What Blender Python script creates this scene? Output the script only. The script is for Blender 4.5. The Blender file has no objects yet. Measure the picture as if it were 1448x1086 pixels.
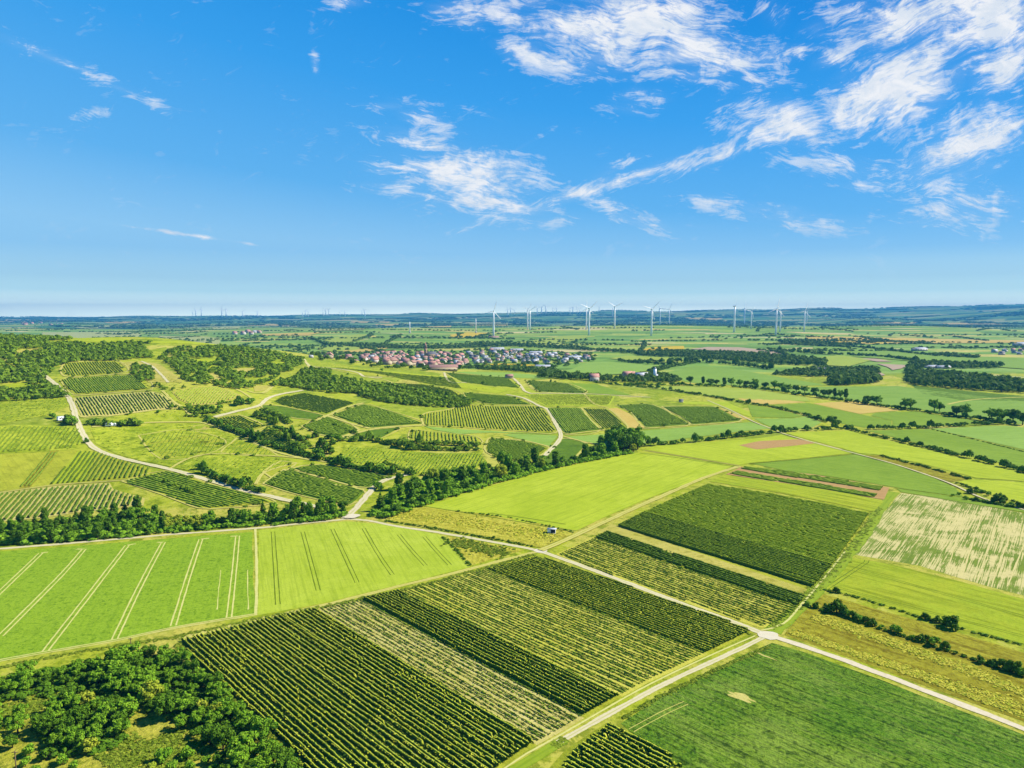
import bpy, bmesh, math, random
import numpy as np
from mathutils import Vector, Matrix

R = math.radians
rnd = random.Random(7)
nr = np.random.default_rng(7)
scene = bpy.context.scene
COL = scene.collection

# ---------------------------------------------------------------- camera model
CAMZ = 100.0
F = 1004.0
PITCH = math.atan((543 - 446) / F)
cp, sp = math.cos(PITCH), math.sin(PITCH)

# ---------------------------------------------------------------- terrain height
def smooth_table(xs, ys, lo, hi, sig):
    g = np.arange(lo, hi, 10.0)
    v = np.interp(g, xs, ys)
    k = np.exp(-0.5 * (np.arange(-3 * sig, 3 * sig + 1, 10.0) / sig) ** 2)
    k /= k.sum()
    p = len(k) // 2
    vv = np.concatenate([np.full(p, v[0]), v, np.full(p, v[-1])])
    return g, np.convolve(vv, k, 'valid')

HCX, HCY = smooth_table([-2500, -1500, -900, -650, -500, -380, -270, -155, -80, 16, 129, 230, 330, 430, 2000],
                        [60, 72, 78, 74, 67, 58, 43, 29, 22, 17, 11, 8, 3, 0, 0], -3000, 3000, 40)
YBX, YBY = smooth_table([-1200, -650, -400, -231, -86, 107, 180, 260, 400],
                        [150, 215, 270, 320, 372, 590, 640, 650, 650], -3000, 3000, 30)
YC = 950.0
T_K = np.array([-2.0, -.72, -.27, -.02, .27, .5, .72, 2.0])
Z_K = np.array([40., 48., 105., 150., 205., 255., 320., 340.])

def sstep(a, b, x):
    t = np.clip((x - a) / (b - a), 0, 1)
    return t * t * (3 - 2 * t)

def H(x, y):
    x = np.asarray(x, float); y = np.asarray(y, float)
    hc = np.interp(x, HCX, HCY); yb = np.interp(x, YBX, YBY)
    t = (y - yb) / (YC - yb)
    tc = np.clip(t, 0, 1)
    s = 0.45 * tc * (2 - tc) + 0.55 * tc * tc * (3 - 2 * tc)
    fall = 0.5 * (1 + np.cos(np.pi * np.clip((y - YC) / 460.0, 0, 1)))
    s = np.where(y > YC, fall, s)
    z = hc * s
    msk = sstep(0.02, 0.3, t) * (1 - sstep(1.0, 1.3, t)) * np.clip(hc / 40, 0, 1)
    z = z + msk * (1.6 * np.sin(x / 31.0 + 1.2 * np.sin(y / 57.0)) + 1.3 * np.sin(y / 37.0 + x / 83.0) + 2.2 * np.sin(x / 71.0 - y / 90.0))
    z = z + 0.45 * np.sin(x / 43.0 + .7) * np.sin(y / 59.0) * (1 - sstep(2000, 4000, y))
    # low ridge that carries the wind farm
    rx = 0.35 + 0.65 * sstep(-1500, -500, x) * (1 - sstep(2100, 3000, x))
    z = z + 36 * rx * np.exp(-((y - 4000) / 900.0) ** 2)
    z = z + sstep(2200, 3200, y) * (5 * np.sin(x / 310.0 + y / 700.) + 5 * np.sin(y / 420.0 - x / 900.))
    z = z + sstep(5000, 7000, y) * (9 * np.sin(x / 700.0 + 1) * np.sin(y / 800.0) + 6 * np.sin(x / 330. - y / 600.))
    yy = np.maximum(y, 1.0)
    tt = x / yy
    z = z + np.interp(tt, T_K, Z_K) * sstep(7500, 15500, y) * (1 + .05 * np.sin(tt * 21) + .03 * np.sin(tt * 47 + 1))
    z = z + 135 * np.exp(-((tt - .76) / .13) ** 2) * np.exp(-((y - 9500) / 1300.0) ** 2)
    z = z + 60 * np.exp(-((tt - .50) / .06) ** 2) * np.exp(-((y - 8600) / 900.0) ** 2)
    return z

_YS = np.concatenate([np.arange(90, 1400, 1.5), 1400 * 1.004 ** np.arange(0, 700)])

def ray(px, py):
    a = (px - 724) / F; b = -(py - 543) / F
    # camera axes: right +x, forward (0,cp,-sp), up (0,sp,cp)
    return np.array([a, cp + b * sp, -sp + b * cp])

def P(px, py, ymax=None):
    d = ray(px, py)
    k = _YS / d[1]
    X = d[0] * k; Z = CAMZ + d[2] * k
    g = Z - H(X, _YS)
    if ymax:
        m = _YS <= ymax
        g = g[m]
    idx = np.nonzero(g < 0)[0]
    if len(idx) == 0:
        i = int(np.argmin(g))
        return (float(X[i]), float(_YS[i]))
    i = idx[0]
    if i == 0:
        return (float(X[0]), float(_YS[0]))
    w = g[i - 1] / (g[i - 1] - g[i])
    return (float(X[i - 1] + w * (X[i] - X[i - 1])), float(_YS[i - 1] + w * (_YS[i] - _YS[i - 1])))

def pts(flat, ymax=None, dy=0):
    return [P(flat[i], flat[i + 1] + dy, ymax) for i in range(0, len(flat), 2)]

def Hs(x, y):
    return float(H(x, y))

# ---------------------------------------------------------------- helpers
def tag(o, label=None, cat=None, group=None, kind=None):
    if label: o['label'] = label
    if cat: o['category'] = cat
    if group: o['group'] = group
    if kind: o['kind'] = kind
    return o

def mesh_np(name, V, faces, mats, mi=None, smooth=False):
    """V (n,3), faces list of (m,k) int arrays (k = 3 or 4)"""
    me = bpy.data.meshes.new(name)
    V = np.asarray(V, np.float32)
    me.vertices.add(len(V)); me.vertices.foreach_set('co', V.ravel())
    if not isinstance(faces, list): faces = [faces]
    faces = [np.asarray(f, np.int32) for f in faces if len(f)]
    loops = np.concatenate([f.ravel() for f in faces])
    sizes = np.concatenate([np.full(len(f), f.shape[1], np.int32) for f in faces])
    starts = np.concatenate([[0], np.cumsum(sizes)[:-1]]).astype(np.int32)
    me.loops.add(len(loops)); me.loops.foreach_set('vertex_index', loops)
    me.polygons.add(len(sizes)); me.polygons.foreach_set('loop_start', starts)
    if mi is not None: me.polygons.foreach_set('material_index', np.asarray(mi, np.int32))
    if smooth: me.polygons.foreach_set('use_smooth', np.ones(len(sizes), bool))
    for m in (mats if isinstance(mats, (list, tuple)) else [mats]): me.materials.append(m)
    me.update(calc_edges=True); me.validate()
    return me

def link(name, me, parent=None, loc=(0, 0, 0), rz=0, scale=None):
    o = bpy.data.objects.new(name, me); COL.objects.link(o)
    o.location = loc; o.rotation_euler = (0, 0, rz)
    if scale is not None: o.scale = scale if hasattr(scale, '__len__') else (scale,) * 3
    if parent: o.parent = parent
    return o

class Geo:
    def __init__(s): s.V = []; s.Q = []; s.T = []; s.n = 0
    def add(s, V, Q=None, T=None):
        V = np.asarray(V, float)
        if Q is not None and len(Q): s.Q.append(np.asarray(Q) + s.n)
        if T is not None and len(T): s.T.append(np.asarray(T) + s.n)
        s.V.append(V); s.n += len(V)
    def box(s, c, d, rz=0):
        x, y, z = [k / 2 for k in d]
        v = np.array([[-x, -y, -z], [x, -y, -z], [x, y, -z], [-x, y, -z], [-x, -y, z], [x, -y, z], [x, y, z], [-x, y, z]])
        if rz:
            ca, sa = math.cos(rz), math.sin(rz)
            v = np.stack([v[:, 0] * ca - v[:, 1] * sa, v[:, 0] * sa + v[:, 1] * ca, v[:, 2]], 1)
        s.add(v + np.array(c), [[0, 3, 2, 1], [4, 5, 6, 7], [0, 1, 5, 4], [1, 2, 6, 5], [2, 3, 7, 6], [3, 0, 4, 7]])
    def tube(s, path, radii, n=8, cap=True):
        path = [np.array(p, float) for p in path]
        rings = []
        for i, p in enumerate(path):
            d = path[min(i + 1, len(path) - 1)] - path[max(i - 1, 0)]
            d /= np.linalg.norm(d) + 1e-9
            a = np.cross(d, [0, 0, 1.0] if abs(d[2]) < .9 else [1.0, 0, 0]); a /= np.linalg.norm(a)
            b = np.cross(d, a)
            th = np.arange(n) / n * 2 * np.pi
            rings.append(p + radii[i] * (np.cos(th)[:, None] * a + np.sin(th)[:, None] * b))
        V = np.concatenate(rings); Q = []
        for i in range(len(path) - 1):
            for k in range(n):
                Q.append([i * n + k, i * n + (k + 1) % n, (i + 1) * n + (k + 1) % n, (i + 1) * n + k])
        T = []
        if cap:
            V = np.concatenate([V, [path[0], path[-1]]])
            m = len(path) * n
            for k in range(n):
                T.append([m, (k + 1) % n, k]); T.append([m + 1, (len(path) - 1) * n + k, (len(path) - 1) * n + (k + 1) % n])
        s.add(V, Q, T)
    def mesh(s, name, mats, smooth=False):
        f = []
        if s.Q: f.append(np.concatenate(s.Q))
        if s.T: f.append(np.concatenate(s.T))
        return mesh_np(name, np.concatenate(s.V), f, mats, smooth=smooth)

# ---------------------------------------------------------------- materials
KEXP = 1.86      # how much brighter a sunlit flat surface shows than its base colour
def lin(c):
    c = c / 255.0
    return c / 12.92 if c <= .04045 else ((c + .055) / 1.055) ** 2.4
def C(r, g, b, k=None):
    k = k or KEXP
    return (lin(r) / k, lin(g) / k, lin(b) / k, 1)

class NT:
    def __init__(s, tree): s.t = tree; s.L = tree.links
    def n(s, typ, **kw):
        nd = s.t.nodes.new(typ)
        for k, v in kw.items():
            if k.startswith('i_'):
                key = k[2:]
                sock = nd.inputs[int(key)] if key.isdigit() else nd.inputs[key.replace('_', ' ')]
                s.set(sock, v)
            else: setattr(nd, k, v)
        return nd
    def set(s, sock, v):
        if isinstance(v, bpy.types.NodeSocket): s.L.new(v, sock)
        else: sock.default_value = v
    def math(s, op, a, b=0.0, c=None, clamp=False):
        nd = s.t.nodes.new('ShaderNodeMath'); nd.operation = op; nd.use_clamp = clamp
        s.set(nd.inputs[0], a); s.set(nd.inputs[1], b)
        if c is not None: s.set(nd.inputs[2], c)
        return nd.outputs[0]
    def ramp(s, x, a, b, lo=0.0, hi=1.0):
        nd = s.t.nodes.new('ShaderNodeMapRange'); nd.interpolation_type = 'SMOOTHSTEP'
        s.set(nd.inputs[0], x); s.set(nd.inputs[1], a); s.set(nd.inputs[2], b); s.set(nd.inputs[3], lo); s.set(nd.inputs[4], hi)
        return nd.outputs[0]
    def mix(s, f, a, b, blend='MIX'):
        nd = s.t.nodes.new('ShaderNodeMix'); nd.data_type = 'RGBA'; nd.blend_type = blend
        s.set(nd.inputs[0], f); s.set(nd.inputs[6], a); s.set(nd.inputs[7], b)
        return nd.outputs[2]
    def noise(s, vec, scale, detail=3, rough=.55, dist=0.0, out=0):
        nd = s.n('ShaderNodeTexNoise')
        if vec is not None: s.set(nd.inputs['Vector'], vec)
        nd.inputs['Scale'].default_value = scale; nd.inputs['Detail'].default_value = detail
        nd.inputs['Roughness'].default_value = rough; nd.inputs['Distortion'].default_value = dist
        return nd.outputs[out]
    def mapping(s, vec, loc=(0, 0, 0), rot=(0, 0, 0), sc=(1, 1, 1), typ='POINT'):
        nd = s.n('ShaderNodeMapping', vector_type=typ)
        s.set(nd.inputs['Vector'], vec); nd.inputs['Location'].default_value = loc
        nd.inputs['Rotation'].default_value = rot; nd.inputs['Scale'].default_value = sc
        return nd.outputs[0]

def new_mat(name):
    m = bpy.data.materials.new(name); m.use_nodes = True
    t = m.node_tree; t.nodes.clear()
    return m, NT(t)

def finish(nt, color, rough=.85, bump=None, bstr=.5, bdist=.3, trans=None, spec=.04):
    p = nt.n('ShaderNodeBsdfPrincipled')
    nt.set(p.inputs['Base Color'], color); nt.set(p.inputs['Roughness'], rough)
    p.inputs['Specular IOR Level'].default_value = spec
    if bump is not None:
        b = nt.n('ShaderNodeBump'); b.inputs['Strength'].default_value = bstr; b.inputs['Distance'].default_value = bdist
        nt.set(b.inputs['Height'], bump); nt.L.new(b.outputs[0], p.inputs['Normal'])
    sh = p.outputs[0]
    if trans is not None:
        tr = nt.n('ShaderNodeBsdfTranslucent'); nt.set(tr.inputs['Color'], color)
        mx = nt.n('ShaderNodeMixShader'); mx.inputs[0].default_value = trans
        nt.L.new(sh, mx.inputs[1]); nt.L.new(tr.outputs[0], mx.inputs[2]); sh = mx.outputs[0]
    o = nt.n('ShaderNodeOutputMaterial'); nt.L.new(sh, o.inputs['Surface'])

def pos(nt): return nt.n('ShaderNodeNewGeometry').outputs['Position']

def crop_mat(name, a, b, dark, ang=0.0, streak=.35, grain=.5, patch=.5, fine=1.3, bs=.6, soil=None, soil_amt=0.0, bd=.35, across=.9, tuft=.35, tamt=.22, soil_t=.50):
    """a/b = the two main leaf colours, dark = gaps between plants, streaks run along ANG"""
    m, nt = new_mat(name)
    p = pos(nt)
    big = nt.noise(p, .022, 4, .6, .8)
    mid = nt.noise(p, .16, 4, .6, .4)
    fin = nt.noise(p, fine, 4, .7)
    st = nt.noise(nt.mapping(p, rot=(0, 0, -ang)), 1.0, 3, .6)
    stv = st.node.inputs['Vector'].links[0].from_node
    stv.vector_type = 'POINT'
    # rotate first, then stretch with a second mapping
    m2 = nt.mapping(stv.outputs[0], sc=(.03, across, .3))
    nt.L.new(m2, st.node.inputs['Vector'])
    c = nt.mix(nt.ramp(nt.math('ADD', nt.math('MULTIPLY', big, .6), nt.math('MULTIPLY', mid, .4)), .5 - .22 / max(patch, .05) * .5, .5 + .22 / max(patch, .05) * .5), a, b)
    c = nt.mix(nt.math('MULTIPLY', nt.ramp(st, .46, .66), streak), c, dark)
    c = nt.mix(nt.math('MULTIPLY', nt.ramp(fin, .48, .72), grain), c, dark)
    c = nt.mix(nt.math('MULTIPLY', nt.ramp(fin, .50, .30), grain * .55), c, nt.mix(.35, b, (min(b[0] * 1.7, .9), min(b[1] * 1.5, .9), b[2] * 1.5, 1)))
    if soil is not None:
        sn = nt.noise(m2, 1.2, 6, .72, .3)
        sm = nt.noise(p, .05, 4, .6, .5)
        c = nt.mix(nt.math('MULTIPLY', nt.ramp(nt.math('ADD', nt.math('MULTIPLY', sn, .6), nt.math('MULTIPLY', sm, .4)), soil_t, soil_t + .04), soil_amt), c, soil)
    if tuft:
        t1 = nt.noise(nt.mapping(p, loc=(31, 7, 0)), tuft, 3, .65, .5)
        t2 = nt.noise(nt.mapping(p, loc=(3, 57, 0)), tuft * .35, 4, .65, .8)
        c = nt.mix(nt.math('MULTIPLY', nt.ramp(t1, .52, .66), tamt), c, dark)
        c = nt.mix(nt.math('MULTIPLY', nt.ramp(t2, .54, .66), tamt * .7), c, nt.mix(.5, dark, a))
        c = nt.mix(nt.math('MULTIPLY', nt.ramp(t1, .46, .34), tamt * .6), c, (min(b[0] * 1.18, .9), min(b[1] * 1.12, .9), b[2] * 1.6, 1))
    h = nt.math('ADD', nt.math('MULTIPLY', fin, 1.0), nt.math('MULTIPLY', st, streak))
    finish(nt, c, .85, h, bs, bd)
    return m

LIME = C(212, 226, 66); LIMEB = C(182, 204, 42); LIMED = C(158, 182, 30)
MATS = {}
def mk(key, *a, **k):
    MATS[key] = crop_mat(key, *a, **k); return MATS[key]

def ang_px(x0, y0, x1, y1, ymax=1000):
    a = P(x0, y0, ymax); b = P(x1, y1, ymax)
    return math.atan2(b[1] - a[1], b[0] - a[0])
A_V1 = ang_px(440, 861, 756, 1052)
A_H3 = ang_px(70, 686, 108, 637)
A_F10 = ang_px(1410, 830, 1440, 724)
A_F1 = ang_px(64, 922, 180, 771)
A_F2 = ang_px(470, 748, 505, 824)
A_F11 = ang_px(1200, 800, 1400, 850)
mk('lime_crop', LIME, LIMEB, LIMED, ang_px(860, 735, 1000, 675), streak=.5, grain=.3, patch=.5, across=.5, bs=.3)
mk('lime_crop_far', C(212, 226, 62), C(184, 202, 44), LIMED, ang_px(1100, 680, 1230, 702), streak=.6, grain=.3, across=.4, bs=.3)
mk('tramline_crop', C(166, 200, 48), C(158, 194, 44), C(92, 136, 14), A_F1, streak=.2, grain=.75, patch=.6, bs=.6, bd=.4, tuft=.55, tamt=.55)
mk('pale_crop', C(210, 226, 78), C(184, 206, 50), C(150, 176, 36), A_F2, streak=.45, grain=.45, patch=.5, bs=.35)
mk('rough_meadow', C(208, 206, 62), C(230, 222, 82), C(140, 132, 18), ang_px(560, 730, 760, 770), streak=.45, grain=.7, patch=1.2, fine=.9, bs=1, bd=.6, tuft=.3, tamt=.6)
mk('olive_meadow', C(166, 162, 40), C(186, 182, 50), C(116, 104, 12), A_F11, streak=.7, grain=.55, patch=1.2, fine=.7, across=.35, bs=.8, bd=.5, tuft=.4, tamt=.5)
mk('yellow_crop', C(196, 206, 50), C(176, 198, 44), C(136, 154, 18), A_F11, streak=.8, grain=.5, patch=.7, across=.4, bs=.5, tuft=.5, tamt=.3)
mk('maize', C(106, 154, 32), C(138, 172, 46), C(16, 56, 6), A_V1, streak=.7, grain=.9, patch=1, fine=1.1, bs=1, bd=.6, soil=C(176, 200, 84), soil_amt=.35, tuft=.6, tamt=.6)
mk('mid_green_crop', C(158, 188, 58), C(142, 174, 48), C(116, 150, 30), ang_px(1080, 660, 1300, 690), streak=.5, grain=.45, patch=.8, across=.4, bs=.4)
mk('sage_crop', C(168, 202, 88), C(156, 192, 76), C(130, 166, 54), .2, streak=.4, grain=.35, patch=.7, across=.3, bs=.3)
mk('dark_green_crop', C(126, 158, 40), C(108, 144, 32), C(72, 104, 14), .3, streak=.5, grain=.6, patch=.8, bs=.6, tuft=.2, tamt=.6)
mk('soil_striped_crop', C(126, 152, 48), C(146, 168, 56), C(88, 114, 24), A_F10, streak=.3, grain=.5, patch=.6, soil=C(238, 224, 148), soil_amt=1.0, across=1.5, bs=.5, soil_t=.478)
mk('bare_soil', C(206, 166, 100), C(214, 176, 110), C(180, 138, 78), .1, streak=.4, grain=.4, bs=.4)
mk('vineyard_grass', C(204, 208, 62), C(186, 194, 52), C(132, 138, 22), A_V1, streak=.3, grain=.5, patch=1, tuft=.2, tamt=.4)
mk('vineyard_soil', C(236, 224, 132), C(222, 212, 108), C(176, 168, 62), A_V1, streak=.4, grain=.5, patch=1)
mk('vineyard_pale', C(232, 226, 96), C(220, 216, 78), C(170, 168, 44), A_V1, streak=.3, grain=.4, patch=1)
mk('clearing_grass', C(190, 190, 56), C(212, 206, 76), C(104, 128, 20), .5, streak=.2, grain=.7, patch=1.4, fine=.9, bs=1, bd=.6, tuft=.35, tamt=.7)
mk('vineyard_dark_grass', C(160, 172, 40), C(180, 190, 52), C(100, 116, 16), A_V1, streak=.4, grain=.5, patch=1)
mk('hill_meadow', C(170, 190, 38), C(206, 216, 58), C(116, 142, 14), .5, streak=.45, grain=.65, patch=1.8, fine=.5, bs=.9, bd=.6, tuft=.17, tamt=.8)
mk('dry_meadow', C(220, 208, 104), C(204, 198, 84), C(160, 156, 48), .4, streak=.3, grain=.6, patch=1.2, fine=.6, bs=.7, tuft=.2, tamt=.6)
mk('crest_grass', C(202, 214, 48), C(186, 202, 40), C(146, 168, 24), .1, streak=.3, grain=.4, patch=1.2, tuft=.1, tamt=.4)
mk('ripe_grain', C(236, 212, 116), C(226, 198, 96), C(200, 170, 66), .2, streak=.5, grain=.3)
mk('rapeseed', C(240, 212, 60), C(232, 200, 50), C(200, 178, 40), .2, streak=.3, grain=.3)
mk('far_green', C(158, 192, 78), C(144, 180, 66), C(116, 156, 46), .3, streak=.3, grain=.25, across=.1)
mk('far_lime', C(190, 206, 82), C(176, 196, 70), C(146, 172, 50), .3, streak=.3, grain=.25, across=.1)
mk('far_pale', C(206, 208, 130), C(190, 200, 112), C(160, 176, 84), .3, streak=.3, grain=.25, across=.1)
mk('quarry_ground', C(220, 196, 160), C(206, 180, 146), C(166, 146, 116), .3, streak=.4, grain=.5)

def plain_mat(name, col, rough=.7, var=.15, scale=.8, spec=.3, bs=.15):
    m, nt = new_mat(name)
    n = nt.noise(pos(nt), scale, 4, .6)
    c = nt.mix(nt.math('MULTIPLY', nt.ramp(n, .4, .7), var * 2), col, (col[0] * .6, col[1] * .6, col[2] * .6, 1))
    finish(nt, c, rough, n, bs, .05, spec=spec)
    return m

def foliage_mat(name, a, b, c3, trans=.28, scale=.9):
    """leaf colours vary per plant (object random), per clump and per leaf"""
    m, nt = new_mat(name)
    oi = nt.n('ShaderNodeObjectInfo')
    at = nt.n('ShaderNodeAttribute', attribute_name='tint')
    r = nt.math('FRACT', nt.math('ADD', oi.outputs['Random'], at.outputs['Fac']))
    n = nt.noise(pos(nt), scale, 3, .6)
    n2 = nt.noise(pos(nt), 4.0, 2, .6)
    col = nt.mix(nt.ramp(n, .35, .68), a, b)
    col = nt.mix(nt.ramp(r, .35, 1.0), col, c3)
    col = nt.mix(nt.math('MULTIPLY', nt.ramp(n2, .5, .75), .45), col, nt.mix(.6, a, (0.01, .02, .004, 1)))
    finish(nt, col, .7, trans=trans, spec=.05)
    return m

KF = 1.25
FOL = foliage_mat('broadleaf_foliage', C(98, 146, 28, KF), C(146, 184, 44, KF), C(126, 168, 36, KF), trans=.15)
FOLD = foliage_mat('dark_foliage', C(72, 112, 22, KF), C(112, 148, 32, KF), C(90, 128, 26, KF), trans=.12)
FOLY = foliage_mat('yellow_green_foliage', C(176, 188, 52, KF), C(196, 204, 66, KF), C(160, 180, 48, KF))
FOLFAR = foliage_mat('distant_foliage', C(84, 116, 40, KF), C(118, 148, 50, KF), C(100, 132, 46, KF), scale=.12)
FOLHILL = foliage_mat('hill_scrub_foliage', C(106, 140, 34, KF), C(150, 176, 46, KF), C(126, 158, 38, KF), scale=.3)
VINE = foliage_mat('sunlit_vine_top', C(184, 196, 46, KF), C(226, 228, 76, KF), C(206, 212, 58, KF), trans=.12, scale=.5)  # row caps: sun on the row tops is put into this yellow
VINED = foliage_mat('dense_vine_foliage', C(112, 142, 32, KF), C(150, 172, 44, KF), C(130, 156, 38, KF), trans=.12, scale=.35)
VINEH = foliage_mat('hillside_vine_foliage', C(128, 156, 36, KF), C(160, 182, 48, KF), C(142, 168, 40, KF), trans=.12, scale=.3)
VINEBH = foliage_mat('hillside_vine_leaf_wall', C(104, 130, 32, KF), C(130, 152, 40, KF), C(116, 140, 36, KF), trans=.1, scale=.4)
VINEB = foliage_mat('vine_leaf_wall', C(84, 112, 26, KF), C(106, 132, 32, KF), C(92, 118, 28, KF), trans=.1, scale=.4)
VINE_SHADED = foliage_mat('shaded_vine_leaf_wall', C(58, 92, 22, KF), C(80, 112, 28, KF), C(66, 100, 24, KF), trans=.1, scale=.4)  # row bodies darkened in colour to read as the rows' shaded sides
VINE2 = foliage_mat('full_vine_foliage', C(132, 158, 26, KF), C(172, 188, 46, KF), C(148, 170, 34, KF), trans=.12, scale=.35)
BARK = plain_mat('bark', C(104, 84, 58), .9, .3, 3)
WHITE = plain_mat('white_paint', (.82, .82, .81, 1), .4, .03, .5, .4)
WALLW = plain_mat('white_render', C(240, 232, 216), .8, .08, .4)
WALLC = plain_mat('cream_render', C(226, 206, 170), .8, .08, .4)
ROOFR = plain_mat('red_roof_tiles', C(232, 170, 150), .8, .2, .6)
ROOFB = plain_mat('brown_roof_tiles', C(196, 150, 132), .8, .2, .6)
ROOFG = plain_mat('grey_roof_tiles', C(120, 122, 128), .7, .15, .6)
ROOFL = plain_mat('pale_sheet_roof', C(222, 226, 230), .5, .08, .6)
GLASS = plain_mat('dark_glass', (0.03, .04, .05, 1), .15, .02, 1, .5, 0)
DARK = plain_mat('dark_opening', (.02, .02, .022, 1), .8, .05)
STONE = plain_mat('sandstone', C(200, 170, 130), .85, .2, .5)
WOOD = plain_mat('weathered_timber', C(150, 124, 90), .85, .3, 3)
TYRE = plain_mat('tyre_rubber', (.02, .02, .02, 1), .8, .05)

def road_mat(name, col, edge, wheel=True, grassy=.0):
    m, nt = new_mat(name)
    uv = nt.n('ShaderNodeUVMap').outputs[0]
    sx = nt.n('ShaderNodeSeparateXYZ'); nt.L.new(uv, sx.inputs[0])
    p = pos(nt)
    n = nt.noise(p, .8, 5, .65); n2 = nt.noise(p, .12, 3, .5)
    d = nt.math('ABSOLUTE', nt.math('SUBTRACT', sx.outputs[0], .5))       # 0 centre .. .5 edge
    d = nt.math('ADD', d, nt.math('MULTIPLY', nt.math('SUBTRACT', n, .5), .34))
    c = nt.mix(nt.ramp(n, .4, .75, 0, .5), col, (col[0] * .72, col[1] * .7, col[2] * .62, 1))
    c = nt.mix(nt.ramp(d, .38, .5), c, edge)
    if wheel:
        c = nt.mix(nt.math('MULTIPLY', nt.ramp(d, .13, .05), nt.ramp(n2, .35, .6, .3 + grassy, .75 + grassy)), c, edge)
    finish(nt, c, .9, n, .4, .1)
    return m
EDGE = C(196, 200, 70)
ROADW = road_mat('pale_concrete', C(250, 236, 198), C(214, 204, 130), False)
ROADB = road_mat('pale_gravel', C(244, 232, 184), EDGE, True, -.2)
TRACK = road_mat('worn_grass_track', C(230, 220, 120), C(190, 196, 60), True, .2)
GTRACK = road_mat('green_track', C(164, 188, 48), C(140, 170, 36), True, .1)
TRAM = road_mat('bare_wheel_line', C(238, 234, 140), C(200, 210, 84), False)
SOILT = road_mat('pale_soil_line', C(240, 226, 150), C(216, 206, 112), False)
TRAMD = road_mat('pressed_wheel_line', C(120, 142, 30), C(160, 182, 46), False)

# ---------------------------------------------------------------- terrain sheet
def terrain_mat():
    m, nt = new_mat('open_ground')
    p = pos(nt)
    big = nt.noise(p, .018, 4, .6, .8); mid = nt.noise(p, .14, 4, .6, .4); fin = nt.noise(p, .9, 4, .7); tu = nt.noise(p, .17, 3, .65, .5)
    near = nt.mix(nt.ramp(big, .4, .62), C(188, 200, 48), C(220, 210, 92))
    near = nt.mix(nt.ramp(mid, .46, .66, 0, .8), near, C(146, 168, 28))
    near = nt.mix(nt.ramp(fin, .48, .72, 0, .75), near, C(108, 124, 12))
    near = nt.mix(nt.ramp(tu, .53, .66, 0, .75), near, C(122, 142, 20))
    near = nt.mix(nt.ramp(tu, .44, .34, 0, .6), near, C(222, 216, 100))
    # patchwork of fields beyond the hill
    def patch(rot, sc, loc):
        q = nt.mapping(nt.mapping(p, rot=(0, 0, rot)), loc=loc, sc=(sc[0], sc[1], 0.0))
        v = nt.n('ShaderNodeTexVoronoi', distance='MANHATTAN'); v.inputs['Randomness'].default_value = .8
        nt.L.new(q, v.inputs['Vector']); v.inputs['Scale'].default_value = 1
        s = nt.n('ShaderNodeSeparateColor'); nt.L.new(v.outputs['Color'], s.inputs[0])
        return s.outputs
    def cols(r, pal):
        cr = nt.n('ShaderNodeValToRGB'); e = cr.color_ramp; e.interpolation = 'CONSTANT'
        while len(e.elements) < len(pal): e.elements.new(0)
        for i, (x, c) in enumerate(pal): e.elements[i].position = x; e.elements[i].color = c
        nt.L.new(r, cr.inputs[0]); return cr.outputs[0]
    hp = patch(.6, (1 / 34., 1 / 58.), (2, 5, 0))
    plots = cols(hp[0], [(0, C(186, 200, 46)), (.2, C(158, 182, 38)), (.38, C(206, 208, 72)), (.52, C(140, 168, 34)), (.64, C(196, 206, 54)), (.78, C(170, 186, 42)), (.9, C(218, 212, 96))])
    plots = nt.mix(nt.ramp(tu, .50, .66, 0, .7), plots, C(122, 144, 20)); plots = nt.mix(nt.ramp(tu, .46, .34, 0, .45), plots, C(222, 218, 96))
    sy0 = nt.n('ShaderNodeSeparateXYZ'); nt.L.new(p, sy0.inputs[0])
    near = nt.mix(nt.ramp(sy0.outputs[1], 400, 440, 0, .75), near, plots)
    pal = [(0, C(150, 190, 78)), (.16, C(174, 202, 80)), (.3, C(130, 172, 66)), (.46, C(194, 208, 88)), (.58, C(160, 194, 88)), (.7, C(226, 214, 112)), (.77, C(140, 178, 72)), (.9, C(236, 222, 150)), (.95, C(118, 156, 60))]
    a = patch(.12, (1 / 280., 1 / 75.), (3, 1, 0)); bq = patch(-.15, (1 / 700., 1 / 220.), (7, 2, 0))
    far = cols(a[0], pal)
    far2 = cols(bq[1], [(0, C(110, 160, 70)), (.2, C(150, 184, 80)), (.36, C(80, 124, 50)), (.5, C(176, 192, 90)), (.62, C(120, 164, 70)), (.76, C(214, 204, 120)), (.84, C(74, 116, 48)), (.93, C(196, 190, 112))])
    sy = nt.n('ShaderNodeSeparateXYZ'); nt.L.new(p, sy.inputs[0])
    far = nt.mix(nt.ramp(sy.outputs[1], 4600, 5200), far, far2)
    far = nt.mix(nt.ramp(nt.noise(p, .03, 4, .6), .45, .7, 0, .35), far, C(100, 140, 44))
    c = nt.mix(nt.ramp(nt.math('ADD', sy.outputs[1], nt.math('MULTIPLY', big, 120)), 1230, 1330), near, far)
    finish(nt, c, .9, fin, .5, .4)
    return m

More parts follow.
